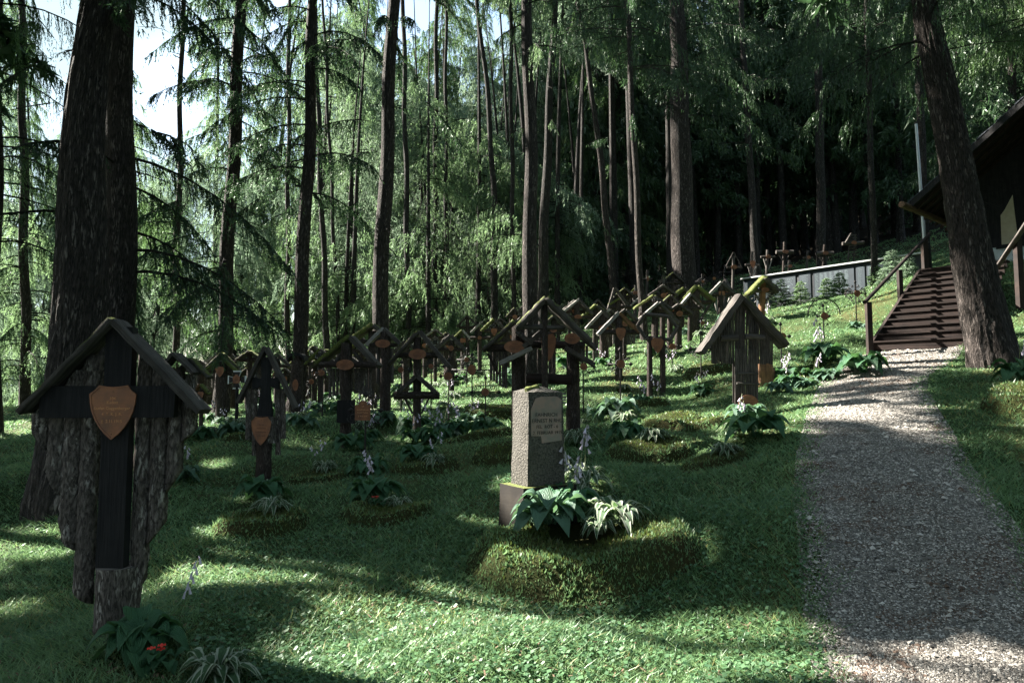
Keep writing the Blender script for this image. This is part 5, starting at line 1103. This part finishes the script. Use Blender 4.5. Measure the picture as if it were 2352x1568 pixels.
def make_begonia(seed):
    random.seed(seed); root = empty('begonia_plant', (0, 0, 0)); m = MB()
    for i in range(16): leaf(m, (random.uniform(-.03, .03), random.uniform(-.03, .03), 0), random.random()*6.28, random.uniform(.08, .14), .07, random.uniform(.4, 1.1), .4)
    m.build('leaves', M['hosta_green'], root); m = MB()
    for i in range(3):
        c = Vector((random.uniform(-.035, .035), -.03+random.uniform(-.03, .03), .11+random.uniform(0, .05)))
        for j in range(5): leaf(m, c, j*1.26, .022, .03, .3, .1)
    m.build('red_flower', M['red'], root); return root
def plants():
    protos = {}
    for kind in ('green', 'blue', 'small'):
        for v in range(2):
            protos[(kind, v, 0)] = make_hosta(kind, 31+v*7+len(kind)); protos[(kind, v, 1)] = make_hosta(kind, 91+v*7+len(kind), 2)
    protos[('beg', 0, 0)] = make_begonia(5); used = set(); seq = [0]
    grp = 'hostas planted at the grave markers'
    def put(kind, fl, px, d, sc, label, up=0., v=None, group=grp):
        seq[0] += 1; v = (seq[0] % 2 if v is None else v) if kind != 'beg' else 0; p = protos[(kind, v, fl)]
        o = p if p.name not in used else copy_tree(p); used.add(p.name)
        g = ground(px, d); o.location = (g.x, g.y, g.z+up); o.scale = (sc, sc, sc*random.uniform(.92, 1.08)); o.rotation_euler = (0, 0, random.random()*6.28)
        tag(o, label, 'hosta' if kind != 'beg' else 'begonia', group)
        return o
    random.seed(77)
    # hand-placed ones
    put('green', 0, 318, 3.95, .95, 'broad-leaved green hosta at the foot of the large shield cross', v=0)
    put('beg', 0, 372, 3.8, 1., 'red begonia among leaves beside the large shield cross', group=None)
    put('small', 0, 500, 3.72, 1.05, 'white-edged small hosta in the bottom left corner of lawn', v=0)
    put('green', 0, 600, 7.7, 1.15, 'dark broad hosta below the narrow pointed cross', up=.05)
    put('small', 0, 622, 7.0, 1.1, 'white-edged hosta on the mound before the narrow pointed cross', up=.12)
    put('green', 1, 862, 7.7, 1.25, 'broad green hosta with flower stems below the arched iron plaque', up=.04)
    put('small', 0, 916, 7.4, .95, 'white-edged hosta right of the broad one below the arched plaque', up=.06)
    put('beg', 0, 866, 7.35, .9, 'red begonia below the arched iron plaque', up=.08, group=None)
    put('green', 0, 958, 9.4, 1.1, 'broad hosta below the double-roofed cross', up=.03)
    put('beg', 0, 985, 9.1, .9, 'red begonia below the double-roofed cross', up=.08, group=None)
    put('small', 1, 1000, 9.0, 1., 'white-edged flowering hosta below the double-roofed cross', up=.06)
    put('small', 1, 745, 9.2, 1.0, 'flowering hosta with drooping lilac bells left of the arched plaque', up=.05)
    put('blue', 0, 1262, 5.98, 1.4, 'pale blue-green hosta with ribbed leaves in front of the gravestone', up=.26, v=0)
    put('blue', 0, 1222, 6.1, .8, 'small blue-green hosta under the left edge of the gravestone', up=.25, v=1)
    put('green', 1, 1305, 6.25, 1.25, 'dark green flowering hosta at the right foot of gravestone', up=.2)
    put('small', 0, 1412, 5.95, 1.5, 'large variegated hosta on the sunny mound right of the gravestone', up=.2, v=1)
    put('small', 0, 1378, 5.8, .9, 'smaller variegated hosta in the bare soil before the gravestone', up=.2, v=0)
    put('small', 1, 1345, 7.3, 1.5, 'tall flowering hosta behind the gravestone with white bells', up=.05)
    put('small', 1, 1325, 7.0, 1.3, 'hosta with high white flower bells at the gravestone right side', up=.05)
    put('green', 0, 1738, 8.5, 1.55, 'big dark broad-leaved hosta below the picket cross half-disc plaque', up=.05)
    put('small', 0, 1665, 8.1, 1.1, 'white-edged hosta left of the big dark one by the path', up=.05)
    put('small', 1, 1700, 8.9, 1.2, 'flowering hosta directly before the picket cross', up=.02)
    put('small', 0, 1500, 9.2, 1.15, 'silvery hosta clump on the mound in front of the hexagonal log frame', up=.12)
    put('green', 0, 1440, 9.6, 1.1, 'green hosta left of the silvery clump before the hexagon frame', up=.08)
    put('small', 0, 1290, 8.2, 1.0, 'white-edged hosta close behind the gravestone', up=.05)
    put('blue', 0, 1420, 11.6, 1.5, 'bright sunlit hosta clump below the pale-gabled cross', up=.05)
    put('blue', 0, 1380, 12.0, 1.3, 'sunlit broad hosta left of the bright clump under pale gable', up=.05)
    put('small', 0, 1330, 9.6, 1.25, 'silver-leaved hosta right of the timber shrine trunk', up=.05)
    put('green', 0, 1985, 12.2, 1.6, 'green hosta left of the first stair rail post', up=.05)
    put('blue', 0, 1960, 12.6, 1.3, 'pale hosta beneath the iron hoop cross by the path', up=.02)
    put('green', 1, 1890, 13.6, 1.8, 'dark tall flowering hosta inside the iron hoop', up=.02)
    put('green', 1, 2352, 9.6, 1.5, 'green hosta at right edge behind the leaning trunk', up=.1)
    for i, (px, d) in enumerate([(1790, 11.8), (1815, 12.2), (1845, 12.1), (1872, 12.6), (1905, 12.4)]):
        put('green' if i % 2 else 'blue', i % 2, px, d, 1.05, 'sunlit hosta in the leafy strip along the upper path edge', group='leafy strip of hostas by the upper path')
    # one or two at each marker
    for s, short in PLACES:
        if not short or s.d < 8: continue
        fl = 1 if random.random() < .4 else 0; k = random.choice(['green', 'small', 'small', 'blue'])
        put(k, fl, s.px+random.uniform(-10, 10), s.d-.45-random.random()*.3, random.uniform(.95, 1.35), {'green': 'green', 'blue': 'pale green', 'small': 'white-edged'}[k]+(' flowering' if fl else '')+' hosta at the foot of '+short)
    r3 = random.Random(9)
    for i in range(46):
        d = r3.uniform(11, 24); px = r3.uniform(440, 1560) if i % 2 else r3.uniform(560, 1330)
        put(r3.choice(['green', 'small', 'blue', 'small']), r3.choice([0, 1]), px, d, r3.uniform(1., 1.5), 'small hosta clump scattered among the rows of crosses on the slope', group='hosta clumps scattered between the rows of crosses')
    for i in range(26):
        px = r3.uniform(1690, 2080); put(r3.choice(['small', 'green']), 1, px, r3.uniform(29.5, 32) if px > 1720 else 28, 1.3, 'pale-flowered hosta in the shade behind the names wall', group='pale-flowered hostas behind the names wall')
    # leaning flower stalk beside the large cross
    g = ground(405, 4.5); root = empty('flower_stem', g); tag(root, 'leaning stem of lilac bell flowers right of the large shield cross', 'flower')
    m = MB(); p = [Vector((.0+.14*t, 0, .42*t-.05)) for t in [i/6 for i in range(7)]]; m.wire(p, .0028, 3); m.build('stem', M['stalk'], root); m = MB()
    for i in range(8):
        q = Vector((.06+.01*i, 0, .17+.031*i)); sx = 1 if i % 2 else -.5; e1 = q+Vector((.012*sx, -.01, -.014)); e2 = e1+Vector((.010*sx, -.006, -.034-.004*(i % 3)))
        m.tube(q, e1, .002, .0055, seg=6, rings=1, rough=.05, caps=False); m.tube(e1, e2, .0055, .0095, seg=6, rings=2, rough=.1, caps=False)
    m.build('bell_flowers', M['bell'], root)
    for k, p in protos.items():
        if p.name not in used:
            for c in list(p.children_recursive): bpy.data.objects.remove(c)
            bpy.data.objects.remove(p)

def saplings():
    for px, d, hh, lf, lb in [(2050, 21, 1.5, 'needle_pale', 'bushy light green spruce sapling before the right part of names wall'), (2085, 20, 1.0, 'needle_pale', 'low spruce sapling left of the top stair post'), (2015, 22, 1.3, 'needle_light', 'spruce sapling in the middle of the names wall'),
        (1930, 25, 1.7, 'needle_light', 'wide light spruce sapling hiding the wall panels'), (1900, 25.5, 1.5, 'needle_light', 'light spruce sapling left of the wide one'), (1840, 27, 1.6, 'needle_light', 'spruce sapling under the second wall panel'), (1795, 27, 1.7, 'needle_dark', 'dark spruce sapling right of the mossy-capped cross')]:
        b = ground(px, d); root = empty('spruce_sapling', b); tag(root, lb, 'sapling', 'young spruces in front of the names wall'); limbs = []
        hh *= .72
        for i in range(46):
            t = (i+.5)/46; a = limb_tris(np.array([0, 0, hh*t]), i*2.4, .5*hh*(1.04-t)*(.7+.5*rng.random())+.05, .1+.5*rng.random(), .25, 44, .16, .2, 1., .065, .013, .022, False, None, thick=.008); limbs.append((a[0], a[1], .3+.6*rng.random()))
        link('crown', crown_mesh('crown', limbs, [M[lf], M['bark_far']]), root); m = MB(); m.tube((0, 0, -.05), (0, 0, hh), .02, .006, seg=6); m.build('trunk', M['bark'], root)
# ---------------------------------------------------------------- names wall
def names_wall():
    a = pt(1709, 707, 30.); b = pt(2119, 668, 24.4); L = math.hypot(b.x-a.x, b.y-a.y); ang = math.atan2(b.y-a.y, b.x-a.x); zt = pt(1709, 642, 30).z-a.z
    root = empty('names_wall', a, ang); tag(root, 'long dark slate-blue memorial wall of name panels with pale metal coping', 'memorial wall')
    dark = plain('dark_wall_stone', (.012, .015, .02), .6); slate = plain('slate_panel', (.018, .030, .042), .5, 0, 3, (.013, .023, .032)); ink = plain('panel_lettering', (.10, .135, .15), .6); cop = plain('metal_coping', (.55, .56, .56), .45, .3)
    m = MB(); m.box((0, 0, -.4), (L, .25, zt)); m.build('wall_body', dark, root, smooth=False)
    m = MB(); m.box((-.08, -.12, zt+.003), (L+.05, .3, zt+.055)); m.build('coping', cop, root, smooth=False)
    # panels by screen columns of the photograph converted to metres along the wall
    def along(px):
        t = (px-1176)/F; return (a.x-t*a.y)/(t*math.sin(ang)-math.cos(ang)) if abs(t*math.sin(ang)-math.cos(ang)) > 1e-6 else 0
    P_ = [(1714, 1738, 'text'), (1744, 1834, 'map'), (1842, 1869, 'text'), (1876, 1970, 'cols'), (1975, 1995, 'text'), (2000, 2085, 'cols'), (2089, 2112, 'cross')]
    for x0, x1, kd in P_:
        u0, u1 = along(x0), along(x1); z0, z1 = .12, zt-.1
        m = MB(); m.box((u0, -.03, z0), (u1, -.003, z1)); p = m.build('name_panel', slate, root, smooth=False); m = MB(); rr = random.Random(x0)
        if kd in ('text', 'cross'):
            m.box((u0+.06, -.034, z1-.09), (u1-.06, -.031, z1-.075)); n = 0
            z = z1-.14
            while z > z0+.1: m.box((u0+.07, -.034, z-.008), (u1-.07-rr.random()*.12, -.031, z)); z -= .028
            if kd == 'cross': m.box(((u0+u1)/2-.012, -.04, z1-.5), ((u0+u1)/2+.012, -.036, z1-.03)); m.box((u0+.07, -.04, z1-.2), (u1-.07, -.036, z1-.18))
        elif kd == 'cols':
            u = u0+.06
            while u < u1-.18:
                z = z1-.1
                while z > z0+.05:
                    m.box((u, -.034, z-.012), (u+.06+rr.random()*.1, -.031, z)); z -= .022
                u += .2
        else:
            mx = (u0+u1)/2
            for pts in ([(u0+.75, z0+.65), (u1-.25, z0+.75), (u1-.1, z0+.6)], [(u0+.6, z0+.3), (u1-.5, z0+.12), (u1-.1, z0+.3)], [(u0+.75, z0+.65), (u0+.6, z0+.3)]):
                m.wire([(q[0], -.034, q[1]) for q in pts], .008, 4)
            for i in range(46):
                x = u0+.7+rr.random()*(u1-u0-1.); z = z0+.28+rr.random()*.4; w = .03+rr.random()*.1; m.box((x, -.034, z), (x+w, -.031, z+.015+rr.random()*.025))
            textmesh('heading', 'CIMITERO DI GUERRA\nSOLDIER CEMETERY', .105, ink, p, (u1-.62, -.034, z1-.24), .001); textmesh('heading', 'SOLDATENFRIEDHOF', .1, ink, p, (u0+.62, -.034, z1-.2), .001)
        m.build('panel_text', ink, p, smooth=False)
    return root
# ---------------------------------------------------------------- stairs and rails
E_ = Vector((.72, .694, 0)); N_ = Vector((.694, -.72, 0))
def stairs():
    p0 = pt(2003, 803, 14.3); root = empty('wooden_stairs', p0); tag(root, 'red-brown timber stairs climbing beside the leaning trunk to the chapel', 'stairs')
    W = 1.8; rise, run = .178, .315
    def quad(m, u0, u1, w0, w1, z0, z1):
        c = [E_*u+N_*w for u in (u0, u1) for w in (w0, w1)]; vs = [(q.x, q.y, z) for q in c for z in (z0, z1)]
        m.add(vs, [(0, 1, 3, 2), (4, 6, 7, 5), (0, 4, 5, 1), (2, 3, 7, 6), (0, 2, 6, 4), (1, 5, 7, 3)], [(u*.3+vs[i][2], i*.4+u) for i, u in enumerate([u0]*4+[u1]*4)])
    for i in range(12):
        m = MB(); quad(m, i*run, i*run+.05, .03, W, i*rise-.02, (i+1)*rise-.035); m.build('riser', M['stair_wood'], root, smooth=False)
        m = MB(); quad(m, i*run-.025, (i+1)*run+.03, .03, W, (i+1)*rise-.032, (i+1)*rise); m.build('tread', M['stair_wood'], root, smooth=False)
    m = MB(); c = [(-.25, -.05), (-.1, .12), (12*run-.2, 12*rise+.03), (12*run+.1, 12*rise-.2), (12*run+.1, 10*rise), (.3, -.35), (-.25, -.35)]
    vs = [tuple(E_*u+N_*w+Vector((0, 0, z))) for w in (-.03, .028) for u, z in c]; k = len(c); m.add(vs, [tuple(range(k)), tuple(range(k, 2*k))[::-1]]+[((i+1) % k, i, k+i, k+(i+1) % k) for i in range(k)]); m.build('stringer', M['stair_wood'], root, smooth=False)
    # left handrail
    q0 = pt(1989, 694, 13.6); root = empty('stair_handrail', ground(1995, 13.8)); b0 = root.location.copy(); tag(root, 'dark timber handrail with three posts on left side of the stairs', 'handrail')
    for pxb, pyt, d, w in ((1994, 694, 13.8, .10), (2066, 620, 15.9, .095), (2122, 549, 17.9, .12)):
        t = pt(pxb, pyt, d); g = ground(pxb, d); m = MB(); m.box((t.x-w/2, d-w/2, g.z-.2), (t.x+w/2, d+w/2, t.z), .004)
        o = m.build('rail_post', M['stair_wood'], root, smooth=False); o.location = -b0
    m = MB(); t0 = pt(1986, 694, 13.6); t1 = pt(2134, 538, 18.3); m.tube(t0, t1, .042, .042, seg=8, rings=8, rough=.04); o = m.build('rail', M['stair_wood'], root); o.location = -b0
    # right handrail at the frame edge
    g = ground(2335, 14.6); root = empty('stair_handrail', g); b0 = root.location.copy(); tag(root, 'pale-edged timber handrail at right edge beside the chapel plinth', 'handrail')
    m = MB(); m.tube(pt(2286, 620, 15.), pt(2372, 492, 13.6), .05, .05, seg=8, rings=6, rough=.04); o = m.build('rail', M['wood'], root); o.location = -b0
    for px, d, py in ((2336, 14.3, 548),): 
        t = pt(px, py, d); gg = ground(px, d); m = MB(); m.box((t.x-.06, d-.06, gg.z-.2), (t.x+.06, d+.06, t.z), .004); o = m.build('rail_post', M['stair_wood'], root, smooth=False); o.location = -b0
def flagpole():
    g = ground(2130, 21); root = empty('flagpole', g); t = pt(2104, 285, 21); tag(root, 'slim pale metal flagpole standing behind the stair top', 'flagpole')
    m = MB(); m.tube((0, 0, -.1), (t.x-g.x, 0, t.z-g.z), .055, .04, seg=10, rings=4, rough=0); m.build('pole', plain('pale_metal', (.55, .57, .58), .4, .5), root); m = MB(); m.tube((0, 0, -.1), (0, 0, .25), .09, .08, seg=10, rings=1, rough=0); m.build('base', M['iron'], root)
    m = MB(); m.tube((t.x-g.x, 0, t.z-g.z), (t.x-g.x, 0, t.z-g.z+.08), .05, .03, seg=8, rings=1, rough=0); m.build('finial', M['iron'], root)
# ---------------------------------------------------------------- chapel
def chapel():
    P0 = pt(2092, 463, 18.9); b = ground(2187, 19.8); root = empty('chapel', b); tag(root, 'dark timber chapel with wide shingled eaves, log purlin and pale plinth at right edge', 'chapel')
    wood = wood_mat('chapel_boards', (.006, .006, .008), (.02, .018, .018)); shing = wood_mat('roof_shingles', (.03, .035, .045), (.10, .11, .13)); plast = plain('cream_plaster', (.42, .36, .26), .9, 0, 8, (.36, .30, .21)); white = plain('white_plinth', (.55, .6, .6), .9, 0, 6, (.42, .46, .47))
    def W(u, w, z): return P0+E_*u+N_*w+Vector((0, 0, z))-b
    def slab(m, u0, u1, pts, th, dirv=None):
        """prism: outline (w,z) in the plane across the ridge, from u0 to u1"""
        k = len(pts); vs = [tuple(W(u, w, z)) for u in (u0, u1) for w, z in pts]; m.add(vs, [tuple(range(k)), tuple(range(k, 2*k))[::-1]]+[((i+1) % k, i, k+i, k+(i+1) % k) for i in range(k)], [(v[0], v[2]) for v in vs])
    tan = .80; ridge = 4.2; zf = b.z-P0.z
    # roof slope that climbs towards the right, then falls beyond the ridge (outside the frame)
    m = MB(); slab(m, 0, 9, [(-.0, -.12), (-.0, .0), (ridge, ridge*tan), (2*ridge, 0), (2*ridge, -.12), (ridge, ridge*tan-.13)], .1); rf = m.build('roof', wood, root, smooth=False)
    m = MB(); n = 20
    for i in range(n):
        w0 = -.06+i*(ridge+.06)/n; w1 = w0+(ridge+.06)/n*1.15
        for j in range(26):
            u0 = -.06+j*.35+(i % 2)*.15-.1; u0 = max(-.06, u0); vs = [tuple(W(u, w, w*tan+dz)) for u in (u0, u0+.33) for w, dz in ((w0, .012), (w1, .012), (w1, .03), (w0, .05))]
            m.add(vs, [(0, 1, 2, 3), (7, 6, 5, 4), (0, 3, 7, 4), (1, 5, 6, 2), (3, 2, 6, 7), (0, 4, 5, 1)])
    m.build('shingles', shing, rf, smooth=False)
    m = MB(); slab(m, -.05, .0, [(-.02, -.2), (-.02, -.005), (ridge, ridge*tan-.005), (ridge, ridge*tan-.2)], .1); m.build('verge_board', wood, root, smooth=False)
    m = MB(); qa = pt(2071, 469, 18.6)-b; qb = pt(2172, 511, 20.6)-b; m.tube(qa, qa+(qb-qa)*2.2, .085, .09, seg=10, rings=8, rough=.06); m.build('eave_purlin', wood_mat('purlin_log', (.04, .024, .014), (.11, .065, .035)), root)
    for i in range(8):
        m = MB(); u = .25+i*.55; vs = [tuple(W(u+du, w, w*tan+dz)) for du in (0, .1) for w, dz in ((-.05, -.24), (ridge, -.24), (ridge, -.135), (-.05, -.135))]; m.add(vs, [(0, 1, 2, 3), (7, 6, 5, 4), (0, 3, 7, 4), (1, 5, 6, 2), (3, 2, 6, 7), (0, 4, 5, 1)]); m.build('rafter', M['stair_wood'], root, smooth=False)
    # walls: front gable wall at u = 2, left wall at w = .8
    wl = .85; uf = 1.9; zp = zf+.62
    m = MB(); slab(m, uf, uf+.2, [(wl, zp), (wl, wl*tan-.25), (ridge, ridge*tan-.25), (2*ridge-wl, wl*tan-.25), (2*ridge-wl, zp)], .1); slab(m, uf+.2, 8.5, [(wl, zp), (wl, wl*tan-.25), (wl+.2, wl*tan-.1), (wl+.2, zp)], .1); m.build('timber_wall', wood, root, smooth=False)
    m = MB(); slab(m, uf-.06, uf+.3, [(wl-.05, zf-.4), (wl-.05, zp-.004), (2.35, zp-.004), (2.35, zf-.4)], .1); slab(m, uf+.3, 8.5, [(wl-.05, zf-.4), (wl-.05, zp-.004), (wl+.2, zp-.004), (wl+.2, zf-.4)], .1); m.build('plinth', white, root, smooth=False)
    z1 = pt(2300, 564, 19.).z-P0.z; z2 = pt(2300, 454, 19).z-P0.z; w0 = wl+.87; w1 = wl+1.24
    m = MB(); slab(m, uf-.03, uf-.003, [(w0, z1), (w0+.01, z2-.52), (w0+.1, z2-.4), (w1-.06, z2), (w1, z1+.2), (w1, z1)], .1); m.build('sunlit_plaster_patch', plast, root, smooth=False)  # plaster cut to the outline of a sunlit wedge on the wall
    m = MB(); slab(m, uf-.12, uf-.065, [(w0-.12, z1-.1), (w0-.12, z1), (w1+.3, z1), (w1+.3, z1-.1)], .1); m.build('sill', wood, root, smooth=False)
    for w in (wl-.02, w1+.25):
        m = MB(); slab(m, uf-.1, uf-.062 if w < 1 else uf-.004, [(w, zp), (w, w*tan-.3), (w+.12, w*tan-.3), (w+.12, zp)], .1); m.build('corner_post', wood, root, smooth=False)
    # rock and low bank at the right edge
# ---------------------------------------------------------------- mounds
def mounds():
    mound(1335, 5.76, 2.05, 1.45, .32, 'large mossy grave mound with bare soil bed in front of the gravestone', soil=True, twin=True)
    mound(600, 6.9, 1.05, .75, .17, 'mossy grave mound before the narrow pointed cross')
    mound(895, 7.15, 1.05, .75, .17, 'mossy grave mound below the arched iron plaque')
    mound(1495, 9.0, 1.25, .8, .20, 'mossy grave mound in front of the hexagonal log frame')
    mound(1640, 8.1, .9, .6, .13, 'low dark grave mound left of the path')
    mound(735, 9.0, .9, .6, .13, 'grave mound left of the arched iron plaque stem')
    mound(980, 9.1, 1.0, .7, .15, 'dark grave mound below the double-roofed cross')
    mound(1090, 10.6, 1.2, .7, .16, 'sunlit grave mound under the curly iron cross')
    mound(1150, 9.3, .9, .6, .14, 'shaded grave mound left of the gravestone')
    mound(1545, 10.6, 1.1, .8, .2, 'sunny mossy mound right of the hexagonal log frame')
    mound(1620, 10.3, 1.0, .7, .16, 'rough mossy mound left of the picket cross')
    mound(1460, 12.8, 1.4, .9, .26, 'bright sunlit mound below the pale-gabled cross')
    mound(1640, 14.5, 1.4, .9, .24, 'sunlit mound on slope behind the picket cross eave')
    mound(1130, 14, 1.3, .8, .22, 'pale sunlit mound behind the curly iron cross')
    mound(560, 11.5, .9, .6, .15, 'small mound in the striped light left of the pointed cross')
    mound(1830, 12.6, 1.0, .6, .16, 'low mound by the upper path edge')
    mound(2400, 8.6, 1.6, 1.2, .34, 'dark earth bank at the right edge beside the path')
# ---------------------------------------------------------------- light
def lighting():
    el = math.asin(SUN[2]); az = math.atan2(SUN[0], SUN[1])       # azimuth clockwise from +Y
    w = bpy.data.worlds.new('World'); SC.world = w; w.use_nodes = True; nt = w.node_tree; bg = nt.nodes['Background']
    sky = nt.nodes.new('ShaderNodeTexSky'); sky.sky_type = 'NISHITA'; sky.sun_disc = False; sky.sun_elevation = el; sky.sun_rotation = az; sky.air_density = 1.3
    tc = nt.nodes.new('ShaderNodeTexCoord'); no = nt.nodes.new('ShaderNodeTexNoise'); no.inputs['Scale'].default_value = 2.2; no.inputs['Detail'].default_value = 6
    mp = nt.nodes.new('ShaderNodeMapping'); mp.inputs['Scale'].default_value = (1, 1, 2.2); mp.inputs['Location'].default_value = (.3, .8, .1); nt.links.new(tc.outputs['Generated'], mp.inputs[0]); nt.links.new(mp.outputs[0], no.inputs['Vector'])
    rp = nt.nodes.new('ShaderNodeValToRGB'); rp.color_ramp.elements[0].position = .40; rp.color_ramp.elements[1].position = .56; nt.links.new(no.outputs[0], rp.inputs[0])
    mx = nt.nodes.new('ShaderNodeMix'); mx.data_type = 'RGBA'; nt.links.new(rp.outputs[0], mx.inputs[0]); nt.links.new(sky.outputs[0], mx.inputs[6]); mx.inputs[7].default_value = (2.3, 3.0, 3.3, 1); nt.links.new(mx.outputs[2], bg.inputs[0]); bg.inputs[1].default_value = SKY
    l = bpy.data.lights.new('sun', 'SUN'); l.energy = SUNP; l.angle = R(.53); l.color = (1, .94, .84); o = bpy.data.objects.new('sun', l); COL.objects.link(o)
    o.rotation_euler = Vector(SUN).to_track_quat('Z', 'Y').to_euler(); o.location = (-10, 10, 30)
    SC.view_settings.view_transform = 'Standard'; SC.view_settings.look = 'None'; SC.view_settings.exposure = EXPO; SC.view_settings.gamma = 1
    SC.cycles.max_bounces = 5; SC.cycles.diffuse_bounces = 3; SC.cycles.transmission_bounces = 3; SC.cycles.glossy_bounces = 2; SC.cycles.use_denoising = True; SC.cycles.sample_clamp_indirect = 1.2
    try: SC.cycles.denoiser = 'OPENIMAGEDENOISE'; SC.cycles.denoising_input_passes = 'RGB_ALBEDO_NORMAL'; SC.cycles.denoising_prefilter = 'NONE'
    except Exception: pass
SKY = .05; SUNP = 5.0; EXPO = 2.95
import time as _t
t0 = _t.time()
def lap(s): print('LAP', s, round(_t.time()-t0, 1), flush=True)
markers(); lap('markers'); gravestone(); mounds(); lap('mounds'); build_grass(); lap('grass'); plants(); lap('plants'); names_wall(); stairs(); flagpole(); chapel(); lap('built')
build_trees(); lap('trees'); saplings(); lighting(); lap('all')
